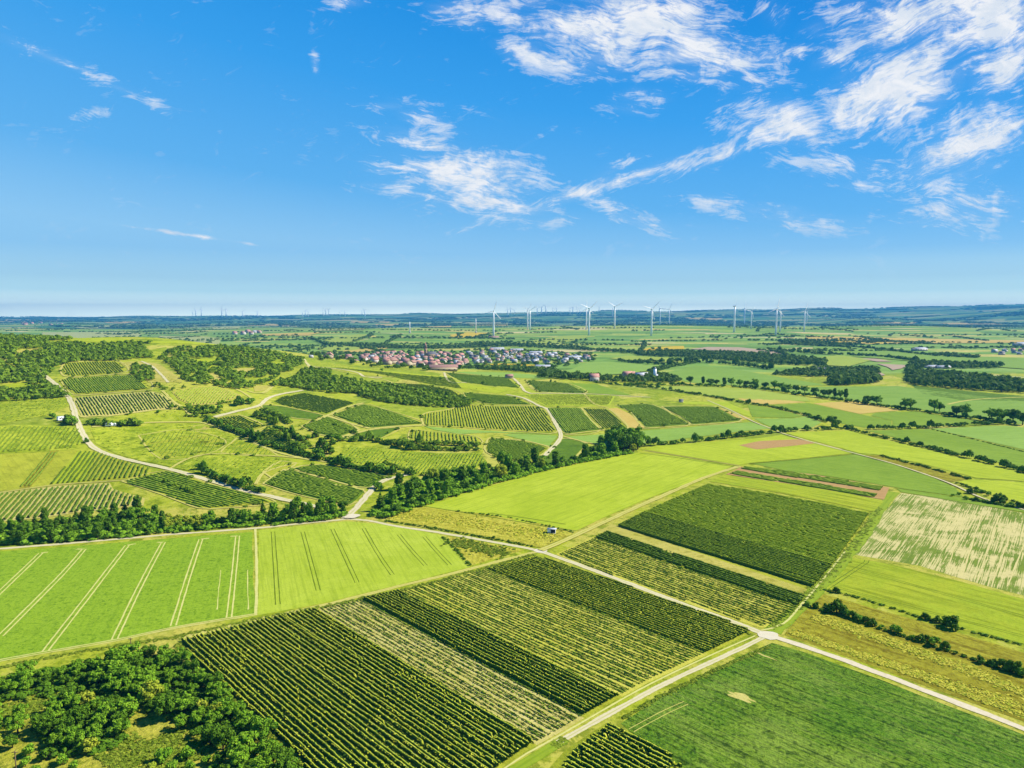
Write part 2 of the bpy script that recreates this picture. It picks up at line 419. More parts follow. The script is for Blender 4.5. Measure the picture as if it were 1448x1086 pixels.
GROUND = terrain_mat()
ys = np.concatenate([np.arange(-160, 300, 12.), np.arange(300, 1420, 6.), 1420 * 1.016 ** np.arange(0, 160)])
ts = np.linspace(-1.25, 1.25, 300)
Yg = np.repeat(ys, len(ts)); Xg = np.tile(ts, len(ys)) * (Yg + 330)
Vg = np.stack([Xg, Yg, H(Xg, Yg)], 1)
i, j = np.meshgrid(np.arange(len(ys) - 1), np.arange(len(ts) - 1), indexing='ij')
a = (i * len(ts) + j).ravel()
Qg = np.stack([a, a + 1, a + 1 + len(ts), a + len(ts)], 1)
tag(link('ground', mesh_np('ground', Vg, Qg, GROUND, smooth=True)), kind='structure')
ZMIN, ZMAX, YFAR = Vg[:, 2].min(), Vg[:, 2].max(), ys[-1]
XFAR = 1.25 * (YFAR + 330)

# ---------------------------------------------------------------- draped fields
def lift(ym, lvl):
    return .016 * lvl + .02 if ym < 330 else (.07 * lvl + .12 if ym < 1150 else (.6 * lvl + .6 if ym < 3300 else 1.2 * lvl + 1.4))
def drape_mesh(name, poly, mat, off):
    bm = bmesh.new()
    vs = [bm.verts.new((x, y, 0)) for x, y in poly]
    f = bm.faces.new(vs)
    bm.normal_update()
    if f.normal.z < 0: f.normal_flip()
    bmesh.ops.triangulate(bm, faces=bm.faces[:])
    xs = [p[0] for p in poly]; yv = [p[1] for p in poly]
    ymid = sum(yv) / len(yv)
    sp_ = 12.0 if ymid < 300 else (7.0 if ymid < 1100 else max(14.0, ymid * .016))
    sp_ = max(sp_, (max(xs) - min(xs)) / 45, (max(yv) - min(yv)) / 45)
    for ax, lo, hi in ((0, min(xs), max(xs)), (1, min(yv), max(yv))):
        k = math.floor(lo / sp_) + 1
        while k * sp_ < hi:
            co = [0, 0, 0]; no = [0, 0, 0]; co[ax] = k * sp_; no[ax] = 1
            bmesh.ops.bisect_plane(bm, geom=bm.verts[:] + bm.edges[:] + bm.faces[:], plane_co=co, plane_no=no, dist=1e-4)
            k += 1
    co = np.array([v.co[:] for v in bm.verts])
    z = H(co[:, 0], co[:, 1]) + off
    for v, zz in zip(bm.verts, z): v.co.z = zz
    me = bpy.data.meshes.new(name); bm.to_mesh(me); bm.free()
    me.polygons.foreach_set('use_smooth', np.ones(len(me.polygons), bool))
    me.materials.append(mat)
    return me

def jag(poly, amt):
    """slightly uneven edges so that field borders do not look ruled"""
    out = []
    for (x0, y0), (x1, y1) in zip(poly, poly[1:] + poly[:1]):
        L = math.hypot(x1 - x0, y1 - y0); n = max(1, min(24, int(L / 9)))
        nx, ny = -(y1 - y0) / (L + 1e-6), (x1 - x0) / (L + 1e-6)
        for k in range(n):
            d = rnd.uniform(-amt, amt) if k else 0
            out.append((x0 + (x1 - x0) * k / n + nx * d, y0 + (y1 - y0) * k / n + ny * d))
    return out

def field(key, flat, lvl=1, ymax=1000, name='field', amt=.35):
    poly = pts(flat, ymax)
    ym = sum(p[1] for p in poly) / len(poly)
    off = lift(ym, lvl)
    me = drape_mesh(name, jag(poly, amt), MATS[key], off)
    return tag(link(name, me), kind='structure')

def strip(name, flat, w, mat, lvl=3, ymax=1000, step=5.0, world=None, wob=.2, off=None):
    ctl = world or pts(flat, ymax)
    # Catmull-Rom
    P0 = [ctl[0]] + ctl + [ctl[-1]]
    path = []
    for k in range(1, len(P0) - 2):
        a, b, c, d = [np.array(q) for q in P0[k - 1:k + 3]]
        L = np.linalg.norm(c - b); n = max(1, int(L / step))
        for q in range(n):
            t = q / n
            path.append(.5 * ((2 * b) + (-a + c) * t + (2 * a - 5 * b + 4 * c - d) * t * t + (-a + 3 * b - 3 * c + d) * t ** 3))
    path.append(np.array(ctl[-1]))
    path = np.array(path)
    tg = np.gradient(path, axis=0); tg /= np.linalg.norm(tg, axis=1)[:, None] + 1e-9
    nrm = np.stack([-tg[:, 1], tg[:, 0]], 1)
    cols = np.linspace(-.5, .5, 5)
    n = len(path)
    lw = w * (1 + nr.uniform(-wob, wob, n)); rw = w * (1 + nr.uniform(-wob, wob, n))
    V = []
    for c in cols:
        wv = np.where(c < 0, lw, rw) * c
        q = path + nrm * wv[:, None]
        ymean = path[:, 1].mean()
        o = off if off is not None else lift(ymean, lvl)
        V.append(np.stack([q[:, 0], q[:, 1], H(q[:, 0], q[:, 1]) + o], 1))
    V = np.stack(V, 1).reshape(-1, 3)
    k, c = np.meshgrid(np.arange(n - 1), np.arange(4), indexing='ij')
    a = (k * 5 + c).ravel()
    Q = np.stack([a + 1, a, a + 5, a + 6], 1)
    me = mesh_np(name, V, Q, mat, smooth=True)
    dist = np.concatenate([[0], np.cumsum(np.linalg.norm(np.diff(path, axis=0), axis=1))])
    uvv = np.stack([np.tile(cols + .5, n), np.repeat(dist / w, 5)], 1)
    uv = me.uv_layers.new(name='UVMap')
    li = np.zeros(len(me.loops), np.int32); me.loops.foreach_get('vertex_index', li)
    uv.data.foreach_set('uv', uvv[li].astype(np.float32).ravel())
    return tag(link(name, me), kind='structure')

# near fields
field('tramline_crop', [-40, 783, 0, 780, 170, 767, 357, 752, 360, 868, 250, 886, 160, 906, 60, 923, -40, 942])
field('pale_crop', [366, 750, 430, 743, 490, 737, 540, 741, 600, 752, 624, 757, 645, 775, 665, 802, 600, 818, 470, 850, 365, 870])
field('rough_meadow', [545, 735, 600, 717, 700, 729, 780, 743, 810, 755, 765, 775, 690, 760, 620, 747])
field('rough_meadow', [632, 758, 690, 768, 740, 778, 665, 800, 645, 775])
field('lime_crop', [600, 716, 680, 691, 760, 669, 850, 649, 905, 640, 960, 646, 1035, 660, 990, 678, 920, 704, 860, 730, 815, 751, 760, 742, 690, 730])
field('yellow_crop', [1003, 681, 1025, 672, 1100, 682, 1200, 698, 1250, 709, 1235, 724, 1180, 712, 1090, 695])
field('bare_soil', [1026, 671, 1048, 660, 1150, 671, 1258, 690, 1250, 707, 1140, 688])
field('mid_green_crop', [1065, 656, 1150, 648, 1210, 643, 1260, 656, 1320, 676, 1350, 690, 1362, 703, 1280, 692, 1180, 675, 1110, 666])
field('lime_crop_far', [910, 636, 925, 631, 1000, 626, 1080, 619, 1105, 615, 1207, 641, 1130, 649, 1060, 655, 1045, 658, 960, 644])
field('bare_soil', [1045, 630, 1075, 624, 1130, 621.5, 1155, 627, 1110, 632, 1070, 636], 2)
field('lime_crop_far', [1112, 613, 1200, 609, 1300, 634, 1400, 657, 1470, 676, 1470, 682, 1380, 676, 1300, 655, 1240, 643, 1215, 641])
field('olive_meadow', [1218, 644, 1245, 644, 1372, 677, 1345, 682, 1280, 662])
field('lime_crop_far', [1372, 678, 1470, 684, 1470, 720, 1395, 698, 1355, 682])
field('mid_green_crop', [1268, 691, 1360, 704, 1470, 722, 1470, 728, 1380, 714, 1274, 696])
field('soil_striped_crop', [1274, 697, 1310, 702, 1400, 717, 1470, 730, 1470, 848, 1400, 830, 1300, 800, 1205, 784, 1240, 737])
field('yellow_crop', [1200, 788, 1260, 798, 1350, 820, 1470, 854, 1470, 916, 1380, 893, 1300, 871, 1220, 846, 1167, 833])
field('olive_meadow', [1155, 838, 1200, 850, 1300, 878, 1470, 930, 1470, 1028, 1350, 985, 1200, 930, 1108, 898, 1130, 868])
field('maize', [1092, 909, 1140, 923, 1250, 963, 1480, 1052, 1480, 1130, 985, 1130, 960, 1082, 890, 1034, 878, 1023, 950, 977, 1040, 931])

field('clearing_grass', [-20, 985, 60, 975, 120, 985, 200, 985, 250, 1020, 330, 1060, 420, 1100, 430, 1130, -20, 1130])
# vineyards near: ground
field('vineyard_grass', [252, 907, 360, 880, 470, 856, 580, 832, 660, 811, 760, 786, 830, 807, 910, 837, 1000, 867, 1068, 893, 1000, 926, 920, 964, 850, 1002, 790, 1037, 745, 1062, 690, 1100, 640, 1130, 470, 1130, 400, 1052, 330, 987])
def band(flat, ang, v0, v1, key, lvl=2):
    """the part of a vineyard's ground between two rows"""
    ca, sa = math.cos(ang), math.sin(ang)
    q = pts(flat)
    for sgn, lim in ((1, v0), (-1, -v1)):
        out = []
        for (a, b) in zip(q, q[1:] + q[:1]):
            da = sgn * (-a[0] * sa + a[1] * ca) - lim; db = sgn * (-b[0] * sa + b[1] * ca) - lim
            if da >= 0: out.append(a)
            if (da >= 0) != (db >= 0):
                t = da / (da - db); out.append((a[0] + (b[0] - a[0]) * t, a[1] + (b[1] - a[1]) * t))
        q = out
    me = drape_mesh('field', jag(q, .15), MATS[key], lift(250, lvl))
    tag(link('field', me), kind='structure')
V1G = [252, 907, 360, 880, 470, 856, 580, 832, 660, 811, 760, 786, 830, 807, 910, 837, 1000, 867, 1068, 893, 1000, 926, 920, 964, 850, 1002, 790, 1037, 745, 1062, 690, 1100, 640, 1130, 470, 1130, 400, 1052, 330, 987]
V2G = [785, 784, 855, 752, 930, 714, 1000, 684, 1090, 698, 1180, 715, 1232, 726, 1215, 752, 1180, 800, 1150, 835, 1125, 870, 1100, 885, 1075, 888, 1000, 863, 900, 827]
def vat(px, py, ang):
    x, y = P(px, py); return -x * math.sin(ang) + y * math.cos(ang)
A_V2 = ang_px(850, 746, 1130, 837)
band(V1G, A_V1, vat(440, 861, A_V1), vat(505, 845, A_V1), 'vineyard_soil')
band(V1G, A_V1, vat(560, 833, A_V1), vat(684, 804, A_V1), 'vineyard_pale')
band(V2G, A_V2, -1e4, vat(835, 758, A_V2), 'vineyard_pale')
field('vineyard_grass', [785, 784, 855, 752, 930, 714, 1000, 684, 1090, 698, 1180, 715, 1232, 726, 1215, 752, 1180, 800, 1150, 835, 1125, 870, 1100, 885, 1075, 888, 1000, 863, 900, 827])
field('dry_meadow', [848, 750, 866, 741, 1000, 786, 1145, 835, 1128, 850, 1000, 806], 2)
field('vineyard_dark_grass', [858, 1022, 880, 1034, 950, 1072, 1000, 1125, 740, 1125, 800, 1060])

# hill
HF = [
 ('hill_meadow', [-20, 567, 0, 566, 60, 562, 93, 560, 99, 574, 71, 586, 0, 600, -20, 602]),
 ('hill_meadow', [-20, 604, 30, 601, 110, 604, 120, 622, 105, 636, 0, 642, -20, 643]),
 ('vineyard_grass', [-20, 645, 0, 644, 100, 637, 138, 638, 215, 664, 210, 675, 100, 684, 0, 695, -20, 697]),
 ('olive_meadow', [27, 692, 70, 638, 84, 637, 42, 690], 2),
 ('crest_grass', [72, 686, 110, 638, 140, 640, 116, 682], 2),
 ('vineyard_soil', [-20, 700, 80, 688, 155, 683, 160, 692, 205, 705, 203, 715, 110, 725, 60, 733, 0, 738, -20, 741]),
 ('vineyard_grass', [172, 681, 235, 666, 300, 685, 390, 710, 300, 720, 280, 719, 230, 700]),
 ('hill_meadow', [128, 607, 250, 600, 290, 602, 330, 615, 370, 632, 395, 645, 330, 646, 290, 642, 240, 660, 200, 652, 160, 640, 135, 627]),
 ('hill_meadow', [248, 662, 290, 644, 400, 647, 420, 655, 370, 670, 360, 684, 300, 673]),
 ('vineyard_grass', [92, 513, 130, 511, 168, 511, 178, 526, 100, 533, 86, 524]),
 ('vineyard_grass', [85, 537, 118, 533, 190, 530, 215, 550, 142, 556, 104, 558]),
 ('vineyard_soil', [104, 563, 150, 559, 215, 554, 232, 560, 255, 577, 220, 580, 160, 588, 115, 590]),
 ('dry_meadow', [243, 555, 270, 549, 308, 546, 342, 560, 313, 571, 270, 574, 252, 565]),
 ('dry_meadow', [168, 513, 200, 511, 225, 515, 255, 535, 258, 541, 210, 541, 192, 528]),
 ('hill_meadow', [205, 496, 235, 491, 243, 502, 215, 508]),
 ('hill_meadow', [383, 569, 400, 560, 430, 555, 506, 570, 463, 586, 400, 573]),
 ('dark_green_crop', [370, 573, 400, 574.5, 458, 587.5, 445, 594, 420, 592, 375, 580]),
 ('dark_green_crop', [469, 587, 514, 572, 541, 578, 599, 599, 522, 605]),
 ('dark_green_crop', [426, 603, 463, 589, 508, 608, 480, 617, 450, 614]),
 ('dark_green_crop', [490, 619, 520, 609, 566, 605, 538, 620, 500, 622]),
 ('vineyard_grass', [580, 607, 640, 613, 675, 618, 680, 628, 640, 626, 582, 625]),
 ('vineyard_grass', [598, 599, 600, 585, 640, 578, 650, 572, 700, 574, 755, 574, 772, 580, 787, 612, 720, 609, 650, 604.5, 600, 602]),
 ('sage_crop', [600, 603, 700, 610, 783, 615, 720, 612.5, 690, 612, 650, 614, 610, 607]),
 ('vineyard_dark_grass', [687, 630, 693, 619, 723, 622, 742, 624, 776, 633, 752, 650, 722, 652, 688, 640]),
 ('sage_crop', [711, 615, 722, 613.5, 784, 616, 788, 617, 777, 631, 743, 623]),
 ('dark_green_crop', [794, 621, 799, 620, 829, 627, 809, 650, 782, 659, 765, 651]),
 ('hill_meadow', [474, 650, 490, 629, 560, 637, 620, 641, 680, 641, 690, 656, 655, 670, 600, 671, 560, 667, 480, 654]),
 ('dark_green_crop', [412, 663, 453, 657, 549, 674, 522, 690, 505, 689]),
 ('dark_green_crop', [372, 684, 400, 665, 412, 665, 516, 695, 495, 714, 480, 713, 400, 694]),
 ('vineyard_grass', [303, 592, 338, 587, 374, 603, 338, 613]),
 ('vineyard_grass', [346, 615, 374, 609, 407, 619, 422, 629, 404, 636]),
 ('dark_green_crop', [772, 577, 820, 577, 850, 607, 799, 613]),
 ('vineyard_grass', [822, 577, 858, 578, 888, 606, 852, 608]),
 ('ripe_grain', [860, 578, 873, 577, 890, 585, 912, 605, 890, 606]),
 ('dark_green_crop', [870, 573, 913, 571, 930, 575, 976, 600, 913, 604, 892, 583]),
 ('dark_green_crop', [936, 575, 1009, 575, 1048, 594.5, 978, 600]),
 ('ripe_grain', [1014, 576, 1062, 592, 1049, 594.5]),
 ('lime_crop_far', [936, 569, 1027, 568, 1060, 583, 1061, 590, 1016, 574]),
 ('sage_crop', [800, 618, 913, 609, 1049, 598, 1062, 597, 1090, 606, 1050, 610, 910, 628, 880, 635, 835, 626]),
 ('dark_green_crop', [744, 538, 802, 542, 829, 555.5, 762, 554]),
 ('mid_green_crop', [804, 541.5, 843, 543, 895, 559.5, 832, 555.5]),
 ('lime_crop_far', [740, 558, 800, 557.5, 870, 560, 862, 574, 770, 574]),
 ('dark_green_crop', [655, 555, 720, 560, 750, 572, 690, 571, 660, 562]),
 ('vineyard_grass', [546, 541, 597, 543, 640, 551, 655, 562, 620, 561, 574, 555]),
 ('crest_grass', [470, 519, 600, 530, 640, 533, 735, 540, 735, 552, 700, 556, 600, 540, 540, 530]),
 ('crest_grass', [60, 479, 200, 482, 320, 488, 330, 490.5, 250, 486, 200, 485.5, 90, 482.5]),
]
GAPS = [[270, 508, 306, 508, 303, 516, 272, 515], [324, 522, 361, 520, 364, 527, 336, 529], [288, 530, 303, 527, 318, 538, 305, 542], [268, 527, 288, 535, 281, 539], [357, 545, 386, 545, 384, 551, 360, 554],
        [341, 534, 376, 534, 373, 541, 344, 542], [259, 494, 280, 492, 278, 498], [296, 517, 316, 518, 312, 523, 298, 522], [20, 497, 52, 492, 58, 497, 26, 502], [0, 545, 34, 541, 60, 548, 30, 553, 0, 552], [232, 497, 244, 503, 236, 508], [380, 512, 410, 512, 402, 517, 384, 517], [120, 488, 150, 488, 148, 491, 122, 491]]
for e in GAPS: HF.append((rnd.choice(['dry_meadow', 'hill_meadow', 'crest_grass']), e))
HF += [
 ('dark_green_crop', [628, 526.5, 716, 533.5, 735, 549, 692, 546, 655, 541]),
 ('vineyard_grass', [462, 521, 520, 526, 560, 532, 540, 533, 500, 529]),
 ('vineyard_grass', [196, 616, 262, 608, 318, 622, 300, 640, 232, 650]),
 ('vineyard_grass', [336, 619, 382, 637, 392, 644, 338, 644, 312, 640]),
 ('dry_meadow', [262, 603, 286, 601, 300, 607, 280, 610]),
 ('dry_meadow', [440, 630, 462, 646, 470, 640, 452, 626]),
 ('dry_meadow', [568, 537, 590, 541, 600, 549, 580, 547]),
 ('vineyard_grass', [372, 668, 398, 652, 420, 655, 384, 676]),
 ('dark_green_crop', [744, 540, 800, 548, 828, 556, 766, 554]),
]
for h in HF:
    field(h[0], h[1], h[2] if len(h) > 2 else 1)
# dry grass banks around the plots
VERGE = []
for h in HF:
    if h[0] in ('vineyard_grass', 'dark_green_crop', 'vineyard_dark_grass', 'vineyard_soil') and min(h[1][0::2]) > -5:
        f_ = list(h[1]) + list(h[1][:2])
        VERGE.append(f_)
        strip('path', f_, rnd.uniform(1.0, 2.0), TRACK, 2, step=8, wob=.5)

# right-hand valley floor
VF = [
 ('far_lime', [858, 545, 960, 546, 1060, 550, 1140, 562, 1146, 568, 1060, 565, 1027, 563, 936, 551]),
 ('ripe_grain', [1043, 563.5, 1113, 566, 1140, 569, 1090, 572, 1060, 570]),
 ('mid_green_crop', [1057, 573, 1090, 577, 1136, 588, 1120, 591, 1064, 590]),
 ('sage_crop', [1066, 592, 1120, 592, 1140, 589, 1162, 597, 1150, 604, 1118, 608, 1095, 606]),
 ('mid_green_crop', [1092, 573, 1143, 570, 1216, 586, 1260, 595, 1260, 601, 1222, 605, 1175, 596, 1136, 584]),
 ('ripe_grain', [1150, 570.5, 1207, 567.5, 1260, 577, 1278, 580, 1216, 585.5]),
 ('mid_green_crop', [1238, 584, 1294, 582, 1399, 598, 1310, 603, 1245, 605, 1262, 600, 1262, 595, 1232, 588]),
 ('mid_green_crop', [1225, 609, 1314, 607, 1470, 643, 1470, 668, 1350, 640]),
 ('sage_crop', [1317, 606.5, 1420, 602, 1470, 607, 1470, 641]),
 ('far_green', [1060, 549, 1160, 547, 1270, 546, 1400, 562, 1470, 570, 1470, 598, 1440, 600, 1360, 588, 1280, 576, 1180, 562]),
 ('dark_green_crop', [1290, 545, 1376, 554, 1470, 562, 1470, 568, 1360, 566, 1300, 556]),
 ('far_green', [928, 529, 982, 517, 1040, 522, 1095, 532, 1170, 545, 1080, 546, 1050, 545.5, 975, 541, 955, 536]),
 ('sage_crop', [783, 527, 808, 523, 823, 516, 840, 512, 862, 512, 917, 516.5, 957, 517.5, 923, 524, 885, 529, 843, 533, 800, 531]),
 ('far_lime', [862, 507.5, 888, 503, 992, 510, 959, 514, 887, 510.5]),
 ('rapeseed', [670, 519, 686, 515.5, 710, 514.5, 745, 516, 767, 517, 770, 521, 740, 519, 715, 521]),
 ('rapeseed', [906, 495.3, 925, 491, 967, 489.5, 968, 494, 915, 496]),
 ('quarry_ground', [975, 494, 1000, 491, 1045, 491.5, 1110, 499, 1100, 502, 1030, 497]),
 ('far_lime', [1150, 507, 1190, 502, 1232, 510, 1200, 519, 1168, 517]),
 ('quarry_ground', [1240, 515, 1262, 516, 1286, 517, 1274, 522, 1262, 524, 1256, 520]),
 ('quarry_ground', [1230, 529, 1246, 528, 1252, 531, 1238, 534]),
 ('quarry_ground', [1210, 507, 1240, 508, 1262, 512, 1240, 512]),
 ('ripe_grain', [1140, 475.5, 1270, 478, 1470, 481.5, 1470, 485, 1225, 487, 1140, 480]),
 ('far_green', [1150, 489, 1250, 492, 1330, 503, 1470, 508, 1470, 524, 1300, 512, 1150, 500]),
 ('sage_crop', [640, 526, 720, 527, 790, 533, 770, 536, 700, 533]),
 ('far_lime', [726, 485, 790, 475.5, 830, 474, 832, 477, 780, 487]),
 ('far_lime', [455, 480, 505, 473, 527, 474, 505, 483, 470, 485]),
 ('far_green', [510, 484, 540, 473, 566, 475, 548, 486]),
 ('far_lime', [448, 494, 480, 488, 540, 489, 545, 492, 470, 498]),
 ('ripe_grain', [480, 497, 520, 491, 560, 491, 540, 495, 500, 499]),
 ('rapeseed', [636, 474, 660, 470, 690, 471, 676, 477, 640, 478]),
 ('far_lime', [680, 498, 690, 492, 720, 491.5, 730, 495, 700, 498]),
 ('rapeseed', [1150, 482, 1190, 479, 1290, 480.5, 1250, 486, 1180, 486]),
]
for h in VF:
    field(h[0], h[1], 1, ymax=7000)
for key, f_ in (('ripe_grain', [0, 452.5, 50, 451.5, 100, 452.5, 95, 455, 0, 456]), ('far_pale', [60, 470, 180, 469, 200, 473, 90, 477, 40, 476]), ('ripe_grain', [140, 454, 220, 455, 190, 457.5, 150, 457]), ('far_pale', [225, 475, 310, 478, 312, 483, 240, 480]),
                ('ripe_grain', [349, 459, 420, 458, 415, 460.5, 352, 461]), ('ripe_grain', [369, 472.5, 460, 470, 435, 474.5, 374, 475]), ('ripe_grain', [530, 458.5, 592, 459, 590, 461, 532, 461]), ('ripe_grain', [601, 461, 639, 461, 637, 463, 606, 463]),
                ('ripe_grain', [495, 454, 553, 455, 550, 457, 500, 456.5]), ('ripe_grain', [965, 449, 1023, 450, 1015, 452.5, 988, 452]), ('ripe_grain', [1010, 453, 1038, 454, 1036, 456, 1012, 455]), ('ripe_grain', [1329, 457, 1423, 457, 1416, 459, 1342, 459]),
                ('ripe_grain', [1230, 455, 1300, 456, 1290, 458, 1235, 457]), ('far_pale', [300, 463, 340, 462, 338, 465, 300, 466]), ('far_pale', [440, 466, 520, 463, 515, 467, 445, 469]), ('ripe_grain', [660, 458, 720, 459, 718, 461, 664, 460.5]), ('far_pale', [100, 462, 160, 460, 200, 463, 120, 465])):
    field(key, f_, 1, ymax=16000)

# ---------------------------------------------------------------- roads, tracks
strip('road', [-40, 779, 0, 776, 60, 771.5, 170, 762, 245, 755.5, 360, 747, 430, 740, 490, 734], 2.6, ROADB)
strip('road', [490, 734, 520, 736, 560, 744, 620, 753, 690, 765, 745, 775, 765, 779.5], 2.6, ROADB)
strip('road', [760, 778, 800, 792, 860, 814, 920, 837, 990, 863, 1040, 881, 1087, 899], 2.8, ROADB, 4)
strip('road', [1080, 896, 1130, 912, 1200, 936, 1300, 974, 1400, 1012, 1490, 1048], 2.7, ROADW, 5)
strip('track', [765, 779, 800, 764, 850, 741, 900, 718, 950, 696, 1000, 674.5, 1045, 660], 3.2, TRACK)
strip('track', [760, 780, 700, 795, 640, 811, 560, 830, 470, 853, 360, 877, 250, 904], 2.2, TRACK)
strip('track', [1085, 899, 1050, 916, 1000, 939, 930, 972, 870, 1005, 830, 1027, 790, 1050], 1.9, ROADB)
strip('track', [800, 1045, 760, 1068, 700, 1106], 3.2, GTRACK)
strip('track', [1068, 899, 1000, 929, 920, 967, 850, 1006, 790, 1041, 745, 1066, 700, 1096], .6, TRAM)
strip('track', [1092, 894, 1130, 860, 1160, 829, 1190, 795, 1220, 760, 1245, 720, 1265, 696], 5.0, GTRACK)
strip('track', [1076, 892, 1108, 882, 1135, 853, 1165, 818, 1195, 780], .8, TRAM, 6)
strip('road', [62, 530, 80, 545, 95, 560, 103, 575, 110, 598, 122, 622, 135, 635, 160, 645, 200, 655, 235, 662.5, 270, 672, 330, 690, 380, 702, 430, 713, 458, 719], 4.2, ROADB)
strip('road', [488, 734, 505, 718, 520, 700, 535, 684, 555, 676, 580, 671], 4.0, ROADB)
strip('track', [580, 671, 540, 668, 480, 656.5, 440, 650, 400, 642, 370, 631, 340, 615, 310, 605, 290, 599, 270, 597, 205, 598, 130, 604], 2.6, TRACK)
strip('track', [760, 655, 775, 640, 793, 618, 786, 600, 775, 580, 762, 574, 740, 563, 716, 558], 3.6, ROADB)
strip('track', [752, 557, 742, 553, 736, 545, 726, 535], 3.6, ROADB)
strip('track', [752, 556.5, 800, 556.5, 850, 558, 920, 562], 3.2, ROADB)
strip('track', [480, 620, 510, 611, 545, 604.5, 598, 602], 3.0, TRACK)
strip('track', [462, 588, 492, 598, 522, 606], 3.0, TRACK)
strip('track', [440, 598, 463, 588, 490, 576, 514, 570], 3.6, TRACK)
strip('track', [303, 590, 338, 581, 366, 574, 380, 563, 400, 557, 428, 552], 4.0, ROADB)
strip('track', [360, 566, 345, 556, 330, 548, 320, 540, 335, 545, 352, 550], 2.6, TRACK)
strip('track', [350, 553, 372, 556, 392, 542, 425, 531, 436, 517, 428, 508], 3.5, TRACK)
strip('track', [430, 508, 440, 518, 470, 521, 505, 527, 516, 533, 540, 534], 3.6, ROADB)
strip('track', [516, 533, 546, 538, 560, 545, 575, 554], 3.0, TRACK)
strip('track', [628, 527, 632, 536, 640, 541, 660, 541], 3.0, ROADB)
strip('track', [860, 577, 840, 571, 826, 557], 2.6, TRACK)
strip('track', [799, 615, 850, 609, 913, 606, 976, 601.5, 1050, 596.5], 2.2, TRACK)
strip('track', [1000, 566, 1030, 579, 1058, 593, 1092, 607, 1106, 613, 1150, 626, 1210, 642, 1262, 656, 1322, 676, 1350, 687, 1392, 706, 1450, 722], 1.6, ROADB, 4)
strip('track', [795, 617, 830, 626, 842, 628], 2.4, TRACK)
strip('track', [95, 535, 140, 531, 192, 528, 214, 524], 2.6, TRACK)
strip('track', [104, 560, 150, 557, 216, 551.5], 2.6, TRACK)
strip('track', [230, 553, 245, 568, 258, 576, 272, 590], 2.4, TRACK)
strip('track', [200, 511, 215, 518, 228, 530, 238, 541], 2.6, ROADB)
strip('track', [0, 697, 80, 686, 155, 681, 212, 676, 244, 668], 1.8, TRACK)
strip('track', [240, 663, 290, 643, 400, 646, 440, 651], 2.0, TRACK)
strip('track', [362, 685, 375, 668, 420, 654.5], 2.2, TRACK)
strip('track', [400, 664, 450, 681, 516, 693], 2.2, TRACK)
strip('track', [700, 624, 720, 621, 745, 624, 777, 632], 2.2, TRACK)
strip('track', [1340, 572, 1380, 565, 1470, 561], 4, TRACK, 2, 3000)
strip('track', [1300, 526, 1380, 530, 1470, 537], 5, ROADW, 2, 3000)
strip('road', [62, 530, 56, 522, 52, 512], 3, TRACK)
strip('path', [765, 754, 800, 752], 3.5, ROADB, 2)
# junction aprons
for (x, y, r_, m) in ((497, 731, 4.2, ROADB), (765, 779, 3.0, ROADB), (1087, 898.5, 3.2, ROADW)):
    cx, cy = P(x, y)
    ap = [(cx + r_ * math.cos(k / 14 * 6.283) * rnd.uniform(.8, 1.15), cy + r_ * math.sin(k / 14 * 6.283) * rnd.uniform(.8, 1.15)) for k in range(14)]
    MATS['apron'] = m
    tag(link('road', drape_mesh('road', ap, crop_mat('gravel_apron', C(246, 234, 192), C(248, 238, 206), C(228, 214, 160), grain=.3, bs=.2), lift(cy, 6))), kind='structure')

# tramlines
def pair(flat, gap, w, mat, lvl=2, hook=False):
    c = [np.array(q) for q in pts(flat)]
    for s in (-1, 1):
        w_ = []
        for k, q in enumerate(c):
            d = c[min(k + 1, len(c) - 1)] - c[max(k - 1, 0)]; d /= np.linalg.norm(d)
            w_.append(tuple(q + s * gap / 2 * np.array([-d[1], d[0]])))
        strip('wheel_track', None, w, mat, lvl, world=w_, step=3, wob=.3)
for t in ([-10, 847, 58, 782], [0, 900, 85, 815, 119, 776.5], [64, 921, 130, 836, 180, 771], [162, 904, 200, 825, 231, 767], [245, 885, 268, 810, 284, 762.5], [324, 873, 331, 810, 336, 758]):
    pair(t, 1.6, .55, TRAM)
for t in ([58, 782, 68, 781], [119, 776.5, 108, 776.5], [180, 771, 192, 769], [231, 767, 222, 767], [284, 762.5, 296, 761], [336, 758, 326, 758.5]):
    pair(t, .8, .5, TRAM)
for t in ([386, 752, 393, 855], [428, 752, 450, 835], [470, 748, 487, 785, 505, 824], [514, 747, 534, 782, 555, 813], [564, 756, 582, 778, 602, 800], [600, 759, 618, 780, 636, 799]):
    pair(t, 1.5, .4, TRAMD)
pair([-30, 941, 0, 934, 60, 923, 160, 906, 250, 887, 360, 869], 1.2, .6, TRAM)
strip('wheel_track', [361, 748, 363, 800, 362, 870], 1.1, TRAM, 2)
for x0, x1 in ((350, 351), (312, 307)):
    strip('wheel_track', [x0, 806, x1, 862], .3, TRAM, 2, wob=.95)
